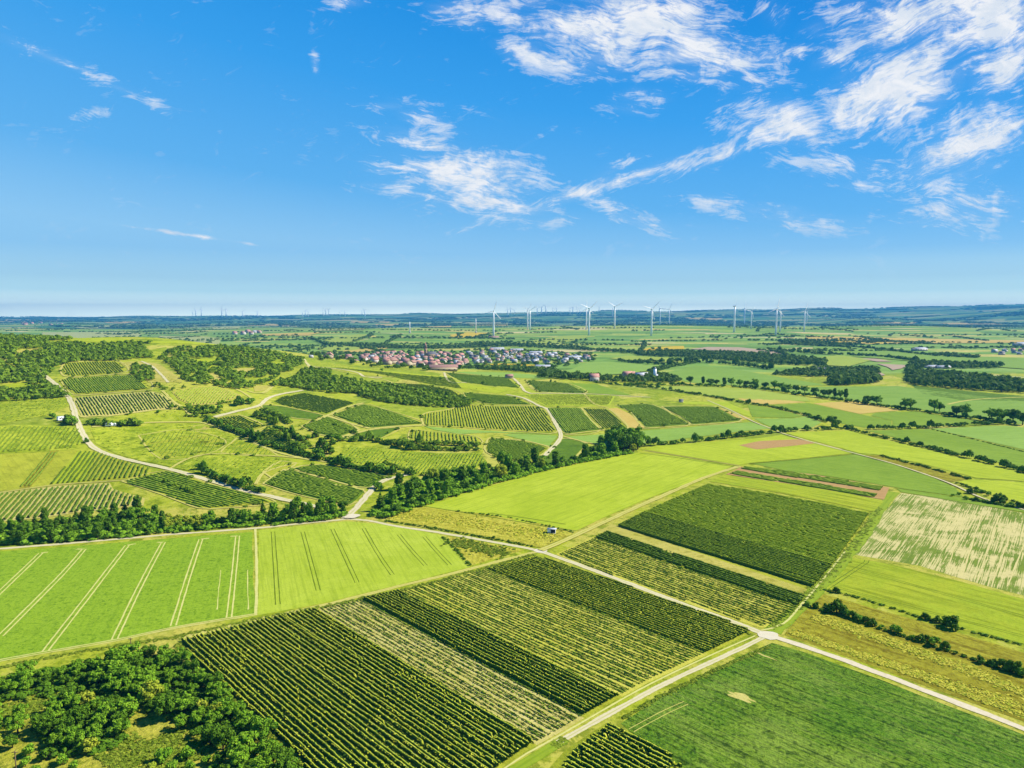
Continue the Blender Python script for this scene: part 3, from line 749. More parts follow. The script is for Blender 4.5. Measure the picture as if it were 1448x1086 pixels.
# wheel lines across other crops
pair([1165, 835, 1225, 795, 1226, 792], 1.5, .4, TRAMD)
pair([1216, 806, 1300, 830, 1448, 872], 1.5, .4, TRAMD)
pair([1180, 830, 1300, 862, 1448, 900], 1.5, .35, TRAMD)
strip('wheel_track', [690, 726, 730, 731, 800, 742], .8, TRAMD, 2)
strip('wheel_track', [604, 717, 690, 731, 760, 743, 812, 753], .9, TRAMD, 2)
strip('wheel_track', [905, 641, 960, 648, 1042, 661], 1.2, TRAMD, 2)
strip('wheel_track', [912, 637, 960, 645, 1046, 659], 1.4, TRACK, 2)
strip('wheel_track', [1060, 656, 1130, 650, 1207, 643], 1.2, TRAMD, 2)
for k in range(5):
    x0 = 1345 + k * 24
    strip('wheel_track', [x0 - 4 - k * 3, 803 + k * 6.5, x0 + 20, 722 + k * 3.5], .5, SOILT, 2, wob=.6)
pair([893, 1033, 920, 1018, 945, 1005, 970, 994], 1.5, .25, TRACK)
for cx, cy, a_, b_ in ((1048, 986, 32, 5.5), (1080, 927, 20, 1.6)):
    f = []
    p1, p2 = rnd.uniform(0, 6), rnd.uniform(0, 6)
    for k in range(26):
        q = k / 26 * 6.283; rr = .7 + .22 * math.sin(2 * q + p1) + .18 * math.sin(5 * q + p2) + rnd.uniform(-.1, .1)
        f += [cx + a_ * rr * math.cos(q), cy + b_ * rr * math.sin(q) + .35 * a_ * rr * math.cos(q)]
    field('vineyard_soil', f, 2)

# ---------------------------------------------------------------- vine rows
def clip_rows(poly, ang, spacing, inset=.6):
    ca, sa = math.cos(ang), math.sin(ang)
    q = [(x * ca + y * sa, -x * sa + y * ca) for x, y in poly]
    v0, v1 = min(p[1] for p in q), max(p[1] for p in q)
    out = []
    v = v0 + spacing * .6
    while v < v1:
        xs = []
        for (ax, ay), (bx, by) in zip(q, q[1:] + q[:1]):
            if (ay <= v < by) or (by <= v < ay):
                xs.append(ax + (v - ay) / (by - ay) * (bx - ax))
        xs.sort()
        for k in range(0, len(xs) - 1, 2):
            a, b = xs[k] + inset, xs[k + 1] - inset
            if b - a > 5: out.append((a, b, v))
        v += spacing
    return out, ca, sa

def row_geo(g, a, b, v, ca, sa, w, h, seg, gaps=.03, leaf=0.0, ridge=None, hn=.09):
    n = max(2, int((b - a) / seg))
    u = np.linspace(a, b, n + 1)
    prof = np.array([[-.5, .08], [-.6, .5], [-.52, .93], [.05, 1.03], [.5, .95], [.6, .5], [.5, .08]]) if seg < 1 else np.array([[-.5, .1], [-.45, .8], [.1, 1.02], [.5, .75], [.5, .1]])
    m = len(prof)
    hh = h * (1 + nr.normal(0, hn, n + 1)); ww = w * (1 + nr.normal(0, .14, n + 1))
    gap = nr.random(n + 1) < gaps
    gap = gap | np.roll(gap, 1) if seg < 1 else gap
    hh = np.where(gap, hh * .25, hh); ww = np.where(gap, ww * .3, ww)
    off = np.cumsum(nr.normal(0, .05, n + 1)); off -= off.mean(); off = np.clip(off, -.3, .3)
    lx = u[:, None] + nr.normal(0, seg * .18, (n + 1, m))
    ly = v + off[:, None] + prof[None, :, 0] * ww[:, None] + nr.normal(0, .06, (n + 1, m))
    X = lx * ca - ly * sa; Y = lx * sa + ly * ca
    Z = H(X, Y) + prof[None, :, 1] * hh[:, None] + nr.normal(0, .07, (n + 1, m)) + .15
    V = np.stack([X, Y, Z], 2).reshape(-1, 3)
    k, c = np.meshgrid(np.arange(n), np.arange(m - 1), indexing='ij')
    i0 = (k * m + c).ravel()
    g.add(V, np.stack([i0, i0 + 1, i0 + m + 1, i0 + m], 1))
    if ridge is not None:  # cap strip with its own colour, made to imitate sunlit row tops
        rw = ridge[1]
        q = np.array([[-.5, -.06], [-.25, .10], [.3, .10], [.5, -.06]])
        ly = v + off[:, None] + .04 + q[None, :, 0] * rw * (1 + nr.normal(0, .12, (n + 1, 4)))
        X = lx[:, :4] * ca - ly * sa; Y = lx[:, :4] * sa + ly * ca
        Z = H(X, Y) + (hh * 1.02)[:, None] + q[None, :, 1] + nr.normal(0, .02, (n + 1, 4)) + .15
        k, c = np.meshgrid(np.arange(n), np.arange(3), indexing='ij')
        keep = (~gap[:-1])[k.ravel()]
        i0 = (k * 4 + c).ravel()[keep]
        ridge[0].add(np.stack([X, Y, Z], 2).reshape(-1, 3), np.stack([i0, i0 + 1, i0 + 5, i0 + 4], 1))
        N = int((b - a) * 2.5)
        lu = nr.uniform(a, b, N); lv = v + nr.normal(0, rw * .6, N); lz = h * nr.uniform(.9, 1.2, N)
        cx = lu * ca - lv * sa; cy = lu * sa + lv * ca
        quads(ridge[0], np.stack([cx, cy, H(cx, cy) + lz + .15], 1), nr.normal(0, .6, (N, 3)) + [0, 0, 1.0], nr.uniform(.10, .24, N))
    if leaf:
        N = int((b - a) * leaf)
        lu = nr.uniform(a, b, N); lv = v + nr.normal(0, w * .42, N); lz = h * nr.uniform(.35, 1.12, N)
        cx = lu * ca - lv * sa; cy = lu * sa + lv * ca; cz = H(cx, cy) + lz + .15
        quads(g, np.stack([cx, cy, cz], 1), nr.normal(0, 1, (N, 3)) + [0, 0, .6], nr.uniform(.14, .30, N))

def quads(g, cen, nrm, size, asp=None):
    nrm = nrm / (np.linalg.norm(nrm, axis=1)[:, None] + 1e-9)
    up = np.tile([[0, 0, 1.0]], (len(cen), 1)); up[np.abs(nrm[:, 2]) > .9] = [1, 0, 0]
    t = np.cross(nrm, up); t /= np.linalg.norm(t, axis=1)[:, None] + 1e-9
    b = np.cross(nrm, t)
    th = nr.uniform(0, 6.28, len(cen)); ct, st = np.cos(th)[:, None], np.sin(th)[:, None]
    t, b = t * ct + b * st, b * ct - t * st
    s = size[:, None]; s2 = s * (asp if asp is not None else nr.uniform(.6, 1.0, len(cen))[:, None])
    V = np.stack([cen - t * s - b * s2 * .6, cen + t * s * .5 - b * s2, cen + t * s + b * s2 * .5, cen - t * s * .4 + b * s2], 1).reshape(-1, 3)
    i0 = np.arange(len(cen)) * 4
    g.add(V, np.stack([i0, i0 + 1, i0 + 2, i0 + 3], 1))

N_ROWS = [0]
def vineyard(flat, ang, spacing, w, h, seg, label, group, mat=None, leaf=0.0, gaps=.03, limit=300, style=None, name='vine_row', ymax=1000, inset=.6, ridge=None):
    poly = pts(flat, ymax)
    rows, ca, sa = clip_rows(poly, ang, spacing, inset)
    stuff = Geo()
    for (a, b, v) in rows:
        ww, hh, mm, lb, gp, lf = w, h, mat or VINEB, label, gaps, leaf; rdg = ridge
        if style:
            st = style(a, v, ca, sa)
            if st is None: continue
            ww, hh, mm, lb, gp, lf = st[:6]; rdg = st[6] if len(st) > 6 else None
        if N_ROWS[0] < limit:
            g = Geo(); rg = None
            if rdg: rg = (Geo(), rdg[0])
            row_geo(g, a, b, v, ca, sa, ww, hh, seg, gp, lf, rg, .05)
            if rg:
                nb = sum(len(q) for q in g.Q); n2 = sum(len(q) for q in rg[0].Q)
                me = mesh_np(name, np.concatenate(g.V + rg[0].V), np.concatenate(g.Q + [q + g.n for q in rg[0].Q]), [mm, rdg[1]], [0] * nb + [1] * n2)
            else: me = g.mesh(name, mm)
            x0, y0 = a * ca - v * sa, a * sa + v * ca
            tag(link(name, me), lb, 'vine row', group)
            N_ROWS[0] += 1
        else:
            row_geo(stuff, a, b, v, ca, sa, ww, hh, seg, gp, lf)
    if stuff.n:
        tag(link('vine_rows', stuff.mesh('vine_rows', mat or VINEB)), 'rows of green vines planted on the hillside', 'vines', kind='stuff')

V1 = [252, 907, 360, 880, 470, 856, 580, 832, 660, 811, 760, 787, 830, 808, 910, 838, 1000, 868, 1064, 893, 1000, 924, 920, 962, 850, 1000, 790, 1035, 745, 1060, 690, 1098, 640, 1130, 470, 1130, 400, 1052, 330, 987]
ca1, sa1 = math.cos(A_V1), math.sin(A_V1)
def vco(px, py):
    x, y = P(px, py); return -x * sa1 + y * ca1
ZB = [vco(440, 861), vco(505, 845), vco(560, 833), vco(684, 804)]
def style1(a, v, ca, sa):
    if v < ZB[0]: return (.5, .9, VINE_SHADED, 'tall leafy vine row with deep shade in the vineyard part next to the wood', .012, 2, (.30, VINE))
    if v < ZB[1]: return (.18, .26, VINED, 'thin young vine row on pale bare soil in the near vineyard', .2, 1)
    if v < ZB[2]: return (.58, .85, VINE_SHADED, 'dark leafy vine row between two paler strips of the near vineyard', .02, 3, (.2, VINE))
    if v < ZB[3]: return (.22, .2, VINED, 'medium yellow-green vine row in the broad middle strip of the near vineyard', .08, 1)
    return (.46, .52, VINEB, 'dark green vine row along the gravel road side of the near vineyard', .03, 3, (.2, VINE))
vineyard(V1, A_V1, 1.38, .8, 1.7, .55, '', 'vine rows of the large near vineyard', style=style1)
V4 = [862, 1024, 880, 1035, 950, 1073, 1000, 1125, 770, 1125, 812, 1060]
vineyard(V4, A_V1, 1.5, .56, 1.0, .55, 'leafy vine row in the small vineyard below the gravel track and the maize', 'vine rows of the small vineyard at the lower edge', mat=VINE_SHADED, leaf=7, gaps=.04, ridge=(.38, VINE))
V2 = [788, 784, 855, 753, 930, 715, 1000, 685, 1090, 699, 1180, 716, 1230, 727, 1213, 752, 1178, 800, 1148, 835, 1122, 868, 1100, 882, 1075, 886, 1000, 861, 900, 826]
A_V2 = ang_px(850, 746, 1130, 837)
ca2, sa2 = math.cos(A_V2), math.sin(A_V2)
def vco2(px, py):
    x, y = P(px, py); return -x * sa2 + y * ca2
ZC = [vco2(800, 777), vco2(835, 758), vco2(850, 749), vco2(866, 741), vco2(905, 723)]
def style2(a, v, ca, sa):
    if v < ZC[1]: return (.24, .24, VINED, 'sparse vine row beyond the gravel road and below the pale grass strip', .1, 2)
    if v < ZC[2]: return (.7, .75, VINEB, 'dark vine row directly below the pale grass strip of the far vineyard', .03, 4)
    if v < ZC[3]: return None
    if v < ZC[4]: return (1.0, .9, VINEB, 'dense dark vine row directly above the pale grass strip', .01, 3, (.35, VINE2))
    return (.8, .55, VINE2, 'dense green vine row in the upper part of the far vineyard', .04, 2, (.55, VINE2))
vineyard(V2, A_V2, 1.7, .8, 1.7, .8, '', 'vine rows of the vineyard beyond the gravel road', style=style2)
V4A = [-15, 701, 80, 690, 153, 685, 158, 693, 203, 706, 201, 714, 110, 724, 60, 732, 0, 737, -15, 739]
vineyard(V4A, A_H3, 2.5, .8, 1.15, 1.0, 'vine row running up the lowest hillside vineyard above the tree belt', 'vine rows of the lowest hillside vineyard', leaf=2, gaps=.05)
vineyard([72, 686, 110, 639, 138, 640, 213, 664, 208, 674, 116, 682], A_H3, 2.6, .7, 1.0, 1.0, 'vine row in the striped vineyard under the curved gravel road', 'vine rows under the curved gravel road', leaf=2, gaps=.05)
# the rest of the hill's rows
def rest(flat, ang, sp=2.5, w=.8, h=1.05, seg=1.6, mat=None, gaps=.06):
    vineyard(flat, ang, sp * .9, w, h * .72, seg, 'vine row on the hillside', 'vine rows on the hillside', mat or VINEBH, 0, gaps, limit=0, inset=1.0)
rest([174, 681, 235, 667, 300, 686, 388, 710, 300, 719, 280, 718, 232, 700], ang_px(235, 690, 330, 715), mat=VINEH, w=1.1)
rest([-15, 606, 30, 603, 110, 605, 118, 622, 104, 634, 0, 640, -15, 641], A_H3, 3.0, .6)
rest([26, 690, 70, 640, 84, 639, 44, 688], A_H3, 2.2, .7)
rest([92, 514, 130, 512, 166, 512, 176, 526, 100, 532, 88, 524], ang_px(112, 512, 126, 531))
rest([87, 537, 118, 534, 188, 531, 212, 550, 142, 555, 106, 557], ang_px(120, 534, 142, 556), 2.0, 1.0, mat=VINEH)
rest([105, 563, 150, 560, 214, 555, 231, 561, 252, 577, 220, 579, 160, 587, 117, 589], ang_px(150, 560, 168, 586))
rest([244, 555, 270, 550, 308, 547, 339, 560, 313, 570, 270, 573, 253, 565], ang_px(310, 570, 325, 553), 2.6, .6, mat=VINEH)
rest([582, 608, 640, 614, 674, 619, 678, 627, 640, 625, 583, 624], ang_px(600, 625, 600.5, 608), 3.2, .9)
rest([599, 599, 601, 586, 640, 579, 652, 573, 700, 575, 755, 575, 771, 581, 785, 611, 720, 608, 650, 603.5, 601, 601], ang_px(700, 575, 716, 608), 2.8, .8)
rest([689, 630, 695, 620, 723, 623, 742, 625, 774, 634, 751, 650, 722, 651, 689, 640], ang_px(700, 624, 745, 645), 2.2, 1.0, mat=VINEH)
rest([305, 592, 338, 588, 372, 603, 338, 612], ang_px(310, 592, 345, 610), 2.4)
rest([348, 615, 374, 610, 406, 620, 420, 629, 404, 635], ang_px(350, 615, 400, 635), 2.4)
rest([774, 578, 819, 578, 848, 606, 800, 612], ang_px(774, 578, 800, 612), 2.0, 1.1, mat=VINEH)
rest([824, 578, 857, 579, 886, 605, 853, 607], ang_px(824, 578, 853, 607), 2.4)
rest([872, 574, 913, 572, 930, 576, 973, 599, 914, 603, 893, 583], ang_px(930, 576, 973, 599), 2.2, 1.0, mat=VINEH)
rest([938, 576, 1008, 576, 1044, 594, 979, 599], ang_px(940, 576, 980, 599), 2.2, 1.0, mat=VINEH)
rest([470, 587, 514, 573, 541, 579, 596, 599, 522, 604], ang_px(480, 590, 522, 604), 2.0, 1.1, mat=VINEH)
rest([427, 603, 463, 590, 506, 608, 480, 616, 450, 613], ang_px(430, 603, 470, 614), 2.0, 1.1, mat=VINEH)
rest([414, 663, 453, 658, 546, 674, 521, 689, 505, 688], ang_px(414, 663, 510, 688), 2.2, .9, mat=VINEH)
rest([374, 684, 401, 666, 412, 666, 514, 695, 494, 713, 480, 712, 400, 693], ang_px(400, 667, 510, 697), 2.2, 1.0, mat=VINEH)
rest([580, 640, 620, 642, 680, 642, 688, 655, 655, 669, 600, 670, 570, 667], ang_px(600, 668, 620, 643), 2.6, .7)
rest([485, 649, 495, 632, 560, 639, 578, 640, 566, 666, 520, 660], ang_px(540, 662, 560, 640), 3.0, .6, gaps=.2)
rest([385, 569, 400, 561, 430, 556, 503, 570, 463, 585, 400, 573], ang_px(400, 561, 465, 583), 2.6, .8)
rest([657, 556, 720, 561, 748, 572, 690, 570, 661, 562], ang_px(660, 560, 690, 570), 2.4, .9, mat=VINEH)
rest([548, 541.5, 597, 544, 638, 551.5, 652, 561, 620, 560, 575, 554.5], ang_px(600, 545, 640, 560), 2.6, .7)
rest([746, 538.5, 802, 542.5, 826, 555, 764, 553], ang_px(746, 538.5, 764, 553), 2.4, 1.0, mat=VINEH)
rest([1046, 663, 1052, 660, 1150, 672.5, 1250, 690, 1246, 695, 1140, 678], ang_px(1060, 663, 1240, 692), 1.9, 1.1, mat=VINEH)
rest([1030, 670, 1040, 666.5, 1140, 682.5, 1243, 700, 1238, 704, 1130, 686.5], ang_px(1040, 669, 1236, 702), 1.9, 1.1, mat=VINEH)

rest([198, 616, 262, 609, 316, 622, 299, 639, 233, 649], ang_px(235, 648, 262, 610), 3.2, .4, .5, gaps=.15)
rest([338, 620, 380, 637, 390, 643, 338, 643, 314, 640], ang_px(318, 640, 338, 620), 3.2, .4, .5, gaps=.15)
rest([250, 664, 290, 647, 398, 650, 414, 657, 370, 669, 360, 682, 300, 671], ang_px(300, 671, 330, 648), 3.4, .35, .45, gaps=.25)
rest([0, 568, 60, 564, 92, 562, 97, 574, 70, 585, 0, 599], ang_px(10, 595, 50, 566), 3.4, .3, .4, gaps=.25)
rest([630, 527, 716, 534, 733, 548.5, 692, 545.5, 656, 540.5], ang_px(630, 527, 690, 545), 2.4, .8, .9, mat=VINEH)
rest([472, 521, 560, 528, 640, 534, 654, 550, 600, 542, 560, 534], ang_px(480, 521, 560, 533), 3.0, .4, .5, gaps=.15)
rest([742, 558.5, 800, 558, 868, 560.5, 860, 573, 772, 573], ang_px(760, 560, 790, 573), 3.0, .4, .5, gaps=.15)
# ---------------------------------------------------------------- trees
def crown_geo(rng_seed, hgt, rad, kind, nq, qs):
    r = random.Random(rng_seed)
    blobs = []
    if kind == 'round':
        blobs.append((0, 0, .56 * hgt, rad * .6, .27 * hgt))
        for k in range(17):
            th = r.uniform(0, 6.28); e = r.uniform(-.35, 1.0)
            q = r.uniform(.5, .95); blobs.append((rad * q * math.cos(th) * math.cos(e), rad * q * math.sin(th) * math.cos(e), .56 * hgt + .34 * hgt * math.sin(e) * r.uniform(.8, 1.15), rad * r.uniform(.18, .42), rad * r.uniform(.16, .40)))
    elif kind == 'oval':
        blobs.append((0, 0, .55 * hgt, rad * .7, .42 * hgt))
        for k in range(12):
            th = r.uniform(0, 6.28); z = r.uniform(.22, .88)
            q = rad * .55 * math.sin(math.pi * min(1, max(.12, z)) * .95)
            blobs.append((q * math.cos(th), q * math.sin(th), z * hgt, rad * r.uniform(.3, .48), hgt * r.uniform(.09, .15)))
    elif kind == 'cone':
        for k in range(9):
            z = .14 + .8 * k / 8; q = rad * (1.02 - z) * .75
            for th in ([0] if k > 6 else [r.uniform(0, 6.28) for _ in range(3)]):
                blobs.append((q * .6 * math.cos(th), q * .6 * math.sin(th), z * hgt, max(.25, q), hgt * .09))
    else:  # shrub
        for k in range(8):
            th = r.uniform(0, 6.28); q = rad * r.uniform(.1, .62)
            blobs.append((q * math.cos(th), q * math.sin(th), hgt * r.uniform(.28, .68), rad * r.uniform(.3, .5), hgt * r.uniform(.22, .34)))
    g = Geo()
    wsum = sum(b[3] ** 2 for b in blobs)
    for b in blobs:
        n = max(6, int(nq * b[3] ** 2 / wsum))
        d = nr.normal(0, 1, (n, 3)); d /= np.linalg.norm(d, axis=1)[:, None]
        rr = nr.uniform(.72, 1.08, n)[:, None]
        p_ = np.array(b[:3]) + d * rr * np.array([b[3], b[3], b[4]])
        p_[:, 2] = np.maximum(p_[:, 2], .08 * hgt)
        quads(g, p_, d + nr.normal(0, .45, (n, 3)) + [0, 0, .25], nr.uniform(.65, 1.25, n) * qs)
    return g

def trunk_geo(seed, hgt, rad):
    r = random.Random(seed); g = Geo()
    t = .035 * hgt + .05
    g.tube([(0, 0, -.4), (0, 0, .1 * hgt), (.02 * hgt, .01 * hgt, .35 * hgt), (0, .02 * hgt, .7 * hgt)], [t * 1.3, t, t * .75, t * .25], 7)
    for k in range(5):
        th = r.uniform(0, 6.28); z = r.uniform(.22, .5) * hgt
        e = (rad * .7 * math.cos(th), rad * .7 * math.sin(th), z + .25 * hgt)
        m = (e[0] * .45, e[1] * .45, z + .14 * hgt)
        g.tube([(0, 0, z), m, e], [t * .5, t * .35, t * .12], 5)
    return g

TREES = {}
for key, hgt, rad, kind, mat, nq, qs in (
    ('round_a', 7, 3.3, 'round', FOL, 1500, .30), ('round_b', 6, 3.0, 'round', FOLD, 1500, .28), ('round_c', 7.5, 3.2, 'round', FOLY, 1200, .36),
    ('oval_a', 9.5, 2.7, 'oval', FOL, 1200, .38), ('oval_b', 10.5, 2.6, 'oval', FOLD, 1200, .38), ('cone_a', 8.5, 2.4, 'cone', FOLD, 1000, .34),
    ('shrub_a', 2.6, 1.8, 'shrub', FOL, 420, .26), ('shrub_b', 2.2, 1.6, 'shrub', FOLY, 380, .24), ('shrub_c', 3.0, 1.9, 'shrub', FOLD, 420, .28)):
    cg = crown_geo(hash(key) % 1000 if False else sum(map(ord, key)), hgt, rad, kind, nq, qs)
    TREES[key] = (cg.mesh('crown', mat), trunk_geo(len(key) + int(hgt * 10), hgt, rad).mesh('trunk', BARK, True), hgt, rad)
KINDW = {'round_a': 'round-crowned green', 'round_b': 'round dark green', 'round_c': 'yellowish green', 'oval_a': 'tall green', 'oval_b': 'tall dark green', 'cone_a': 'pointed dark green',
         'shrub_a': 'low green', 'shrub_b': 'low yellowish', 'shrub_c': 'low dark'}
PROTO = {}
N_TREES = [0]
def plant(key, x, y, s, label, group, name='tree', cat='tree', sz=None):
    cr, tr, hgt, rad = TREES[key]
    rz = rnd.uniform(0, 6.28)
    scv = (s * rnd.uniform(.9, 1.12), s * rnd.uniform(.9, 1.12), (sz or s) * rnd.uniform(.9, 1.12))
    pk = (key, name)
    if pk not in PROTO:
        o = bpy.data.objects.new(name, None); COL.objects.link(o)
        o.empty_display_size = .5
        a = link('crown', cr, o); b = link('trunk', tr, o)
        PROTO[pk] = (o, a, b)
    else:
        po, pa, pb = PROTO[pk]
        o = po.copy(); COL.objects.link(o)
        a = pa.copy(); COL.objects.link(a); a.parent = o
        b = pb.copy(); COL.objects.link(b); b.parent = o
    o.location = (x, y, Hs(x, y)); o.rotation_euler = (0, 0, rz); o.scale = scv
    tag(o, label, cat, group)
    N_TREES[0] += 1
    return o

def inside(poly, x, y):
    c = False
    for (ax, ay), (bx, by) in zip(poly, poly[1:] + poly[:1]):
        if (ay > y) != (by > y) and x < (bx - ax) * (y - ay) / (by - ay) + ax: c = not c
    return c

def scatter(poly, spacing, maxn=10 ** 6, tries=25):
    xs = [p[0] for p in poly]; yv = [p[1] for p in poly]
    cell = {}
    out = []
    area = (max(xs) - min(xs)) * (max(yv) - min(yv))
    for _ in range(int(area / spacing ** 2 * tries) + 40):
        x, y = rnd.uniform(min(xs), max(xs)), rnd.uniform(min(yv), max(yv))
        if not inside(poly, x, y): continue
        cx, cy = int(x // spacing), int(y // spacing)
        ok = all((x - q[0]) ** 2 + (y - q[1]) ** 2 >= spacing ** 2 for i in (-1, 0, 1) for j in (-1, 0, 1) for q in cell.get((cx + i, cy + j), ()))
        if ok:
            cell.setdefault((cx, cy), []).append((x, y)); out.append((x, y))
            if len(out) >= maxn: break
    return out

def grove(flat, spacing, mix, smin, smax, where, group, dy=0, ymax=1000, name='tree', cat='tree'):
    for (x, y) in scatter(pts(flat, ymax, dy), spacing):
        k = rnd.choices([m[0] for m in mix], [m[1] for m in mix])[0]
        plant(k, x, y, rnd.uniform(smin, smax), f'{KINDW[k]} {cat} {where}', group, name, cat)

MIXN = [('round_a', 5), ('round_b', 3.5), ('round_c', .7)]
WG = 'trees of the wood beside the large vineyard'
grove([-20, 975, 0, 962, 60, 945, 140, 933, 200, 920, 245, 920, 300, 965, 345, 1010, 300, 1012, 240, 1002, 200, 978, 150, 975, 120, 962, 60, 968, -20, 985], 3.9, MIXN, .42, .85, 'in the band of wood below the tramline field', WG, 8)
grove([80, 985, 130, 985, 170, 985, 185, 1000, 170, 1040, 130, 1060, 80, 1055, 50, 1030], 3.8, MIXN, .42, .85, 'in the clump standing alone amid the dry clearing', WG, 8)
grove([200, 985, 250, 1000, 330, 1000, 370, 1040, 425, 1086, 430, 1115, 320, 1115, 300, 1085, 320, 1055, 270, 1035, 240, 1018], 3.9, MIXN, .42, .9, 'in the wood edge along the dark vineyard rows', WG, 8)
grove([-15, 1000, 30, 1010, 25, 1060, -15, 1070], 4.5, MIXN, .5, .75, 'at the outer edge of the dry clearing', WG, 6)
grove([30, 1065, 70, 1062, 110, 1090, 40, 1095], 3.4, [('shrub_a', 2), ('shrub_c', 1)], .7, 1.1, 'at the foot of the clump in the dry clearing', 'bushes of the dry clearing', name='bush', cat='bush')
grove([190, 1095, 230, 1075, 290, 1070, 310, 1110, 220, 1115], 3.6, [('shrub_a', 2), ('shrub_b', 1), ('shrub_c', 1)], .7, 1.2, 'in the lower part of the dry clearing', 'bushes of the dry clearing', name='bush', cat='bush')
grove([0, 985, 60, 975, 120, 975, 70, 1000, 20, 1005], 6, [('shrub_b', 2), ('shrub_c', 1)], .4, .8, 'dotting the dry clearing under the wood band', 'bushes of the dry clearing', name='bush', cat='bush')
# the tree belt in the ravine
MIXR = [('oval_a', 3), ('oval_b', 3), ('round_a', 2), ('round_b', 2), ('cone_a', 2)]
grove([-15, 771, -15, 748, 60, 741, 130, 733, 190, 727, 225, 733, 235, 752, 170, 760, 60, 769], 5.6, MIXR, .62, .95, 'in the ravine belt above the tramline field', 'trees of the ravine belt above the tramline field', 0)
grove([235, 752, 232, 738, 260, 738, 290, 738, 290, 748], 5, [('round_c', 1)], .5, .7, 'among bright scrub in the ravine belt', 'trees of the ravine belt above the tramline field', 0)
grove([290, 748, 300, 738, 380, 730, 450, 722, 488, 722, 486, 731, 430, 737], 5.2, MIXR, .66, 1.0, 'in the ravine belt above the pale crop field', 'trees of the ravine belt above the pale crop', 0)
MIXM = [('oval_a', 3), ('oval_b', 3), ('round_a', 2), ('round_b', 2), ('round_c', 1), ('cone_a', 1)]
grove([522, 727, 545, 712, 556, 697, 580, 684, 620, 676, 680, 668, 740, 660, 790, 658, 830, 645, 850, 632, 870, 622, 905, 632, 895, 641, 850, 648, 760, 667, 680, 689, 600, 714, 545, 731], 9.3, MIXM, .85, 1.3, 'in the long belt along the bright lime field', 'trees of the belt along the lime field', 0)
grove([862, 632, 870, 622, 905, 630, 900, 638, 870, 642], 8, [('round_b', 2), ('round_a', 1)], 1.9, 2.4, 'in the tall clump at the end of the long belt', 'tall clump at the end of the belt', 0)
# bushes and lone trees at the right
BG = 'bushes along the olive meadow hedge line'
for (x, y, s) in ((1141, 856, .6), (1154, 860, .7), (1167, 861, .7), (1176, 864, 1.0), (1183, 866, 1.5), (1191, 868, 1.2), (1199, 872, .9), (1207, 875, .9), (1215, 878, .9), (1224, 881, .9), (1234, 885, .8), (1247, 888, .5), (1264, 893, .9), (1270, 896, .9), (1290, 904, .6), (1302, 907, .9), (1311, 906, .7), (1321, 913, 1.1), (1336, 918, .9), (1386, 937, .8), (1404, 941, .7), (1418, 945, 1.1), (1428, 948, 1.0), (1437, 951, 1.1), (1445, 955, 1.0)):
    k = rnd.choice(['shrub_c', 'shrub_a', 'shrub_c'])
    big = (x, y) == (1183, 866)
    x_, y_ = P(x, y)
    plant(k, x_, y_, s, 'largest dark bush near the grassy track in the olive meadow' if big else f'{KINDW[k]} bush in the broken hedge line across the olive meadow', None if big else BG, 'bush', 'bush')
x_, y_ = P(1346, 888); plant('shrub_c', x_, y_, 1.55, 'round dark bush standing alone on the edge of the yellow crop', None, 'bush', 'bush')
for (x, y, s) in ((1182, 838, .7), (1308, 876, .9), (1325, 880, .8), (1314, 878, .5)):
    x_, y_ = P(x, y); plant('shrub_c', x_, y_, s, 'small dark bush on the lower edge of the yellow crop', 'bushes on the edge of the yellow crop', 'bush', 'bush')
for (x, y, s) in ((1347, 702, .8), (1356, 700, .8), (1372, 698, 1.3), (1381, 698, 1.2), (1388, 697, 1.0), (1366, 707, .9), (1380, 709, 1.0), (1398, 701, 1.1), (1410, 712, 2.0), (1420, 708, 1.4), (1430, 716, 1.2), (1440, 718, 1.3), (1447, 719, 1.2)):
    x_, y_ = P(x, y); plant(rnd.choice(['shrub_c', 'shrub_a']), x_, y_, s * .85, 'dark bush on the small dry plot above the soil-striped field', 'bushes of the small dry plot', 'bush', 'bush')
TR = 'trees of the row across the right-hand valley'
for (x, y) in ((976, 543), (994, 544), (1005, 545), (1013, 545), (1024, 546), (1034, 546), (1046, 547), (1055, 547), (1067, 548), (1082, 550), (1095, 551), (1105, 552), (1115, 554), (1126, 555), (1138, 556), (1151, 558), (1165, 562), (1172, 562), (1180, 563), (1188, 564), (1196, 565)):
    k = rnd.choice(['round_b', 'oval_b', 'round_a'])
    x_, y_ = P(x, y, 2000)
    s = rnd.uniform(1.35, 1.75) if k != 'oval_b' else rnd.uniform(1.1, 1.3)
    if x == 976:
        plant('round_b', x_, y_, 1.7, 'first dark tree of the valley row, standing apart from the others near the farmstead', None)
    else: plant(k, x_, y_, s, 'dark tree in the evenly spaced row across the valley floor', TR)
for n_, (x, y, s) in enumerate(((1227, 572, 1.7), (1240, 573, 1.7), (1280, 579, 1.6), (1287, 579, 1.7), (1321, 582, 1.8), (1328, 582, 1.5), (1352, 589, 1.9), (1365, 589, 1.8), (1402, 595, 1.9), (1416, 597, 1.8), (1432, 598, 2.1), (1446, 601, 1.8))):
    x_, y_ = P(x, y, 2000)
    lb = ['big dark tree of the pair beside the tan grain field', 'big dark tree of the pair beyond the tan grain field', 'big dark tree in the hedge by the sage green field', 'big dark tree in the clump over the pale green field'][min(3, n_ // 2)]
    plant(rnd.choice(['round_b', 'round_a']), x_, y_, s, lb, 'big trees of the valley hedge, ' + ('pairs' if n_ < 4 else 'clumps'))
x_, y_ = P(1177, 603, 2000); plant('round_b', x_, y_, 1.75, 'broad round dark tree alone by the hedge end with a long shadow', None)
x_, y_ = P(1184, 603, 2000); plant('round_b', x_, y_, 1.1, 'smaller tree leaning against the broad lone tree by the hedge', None)
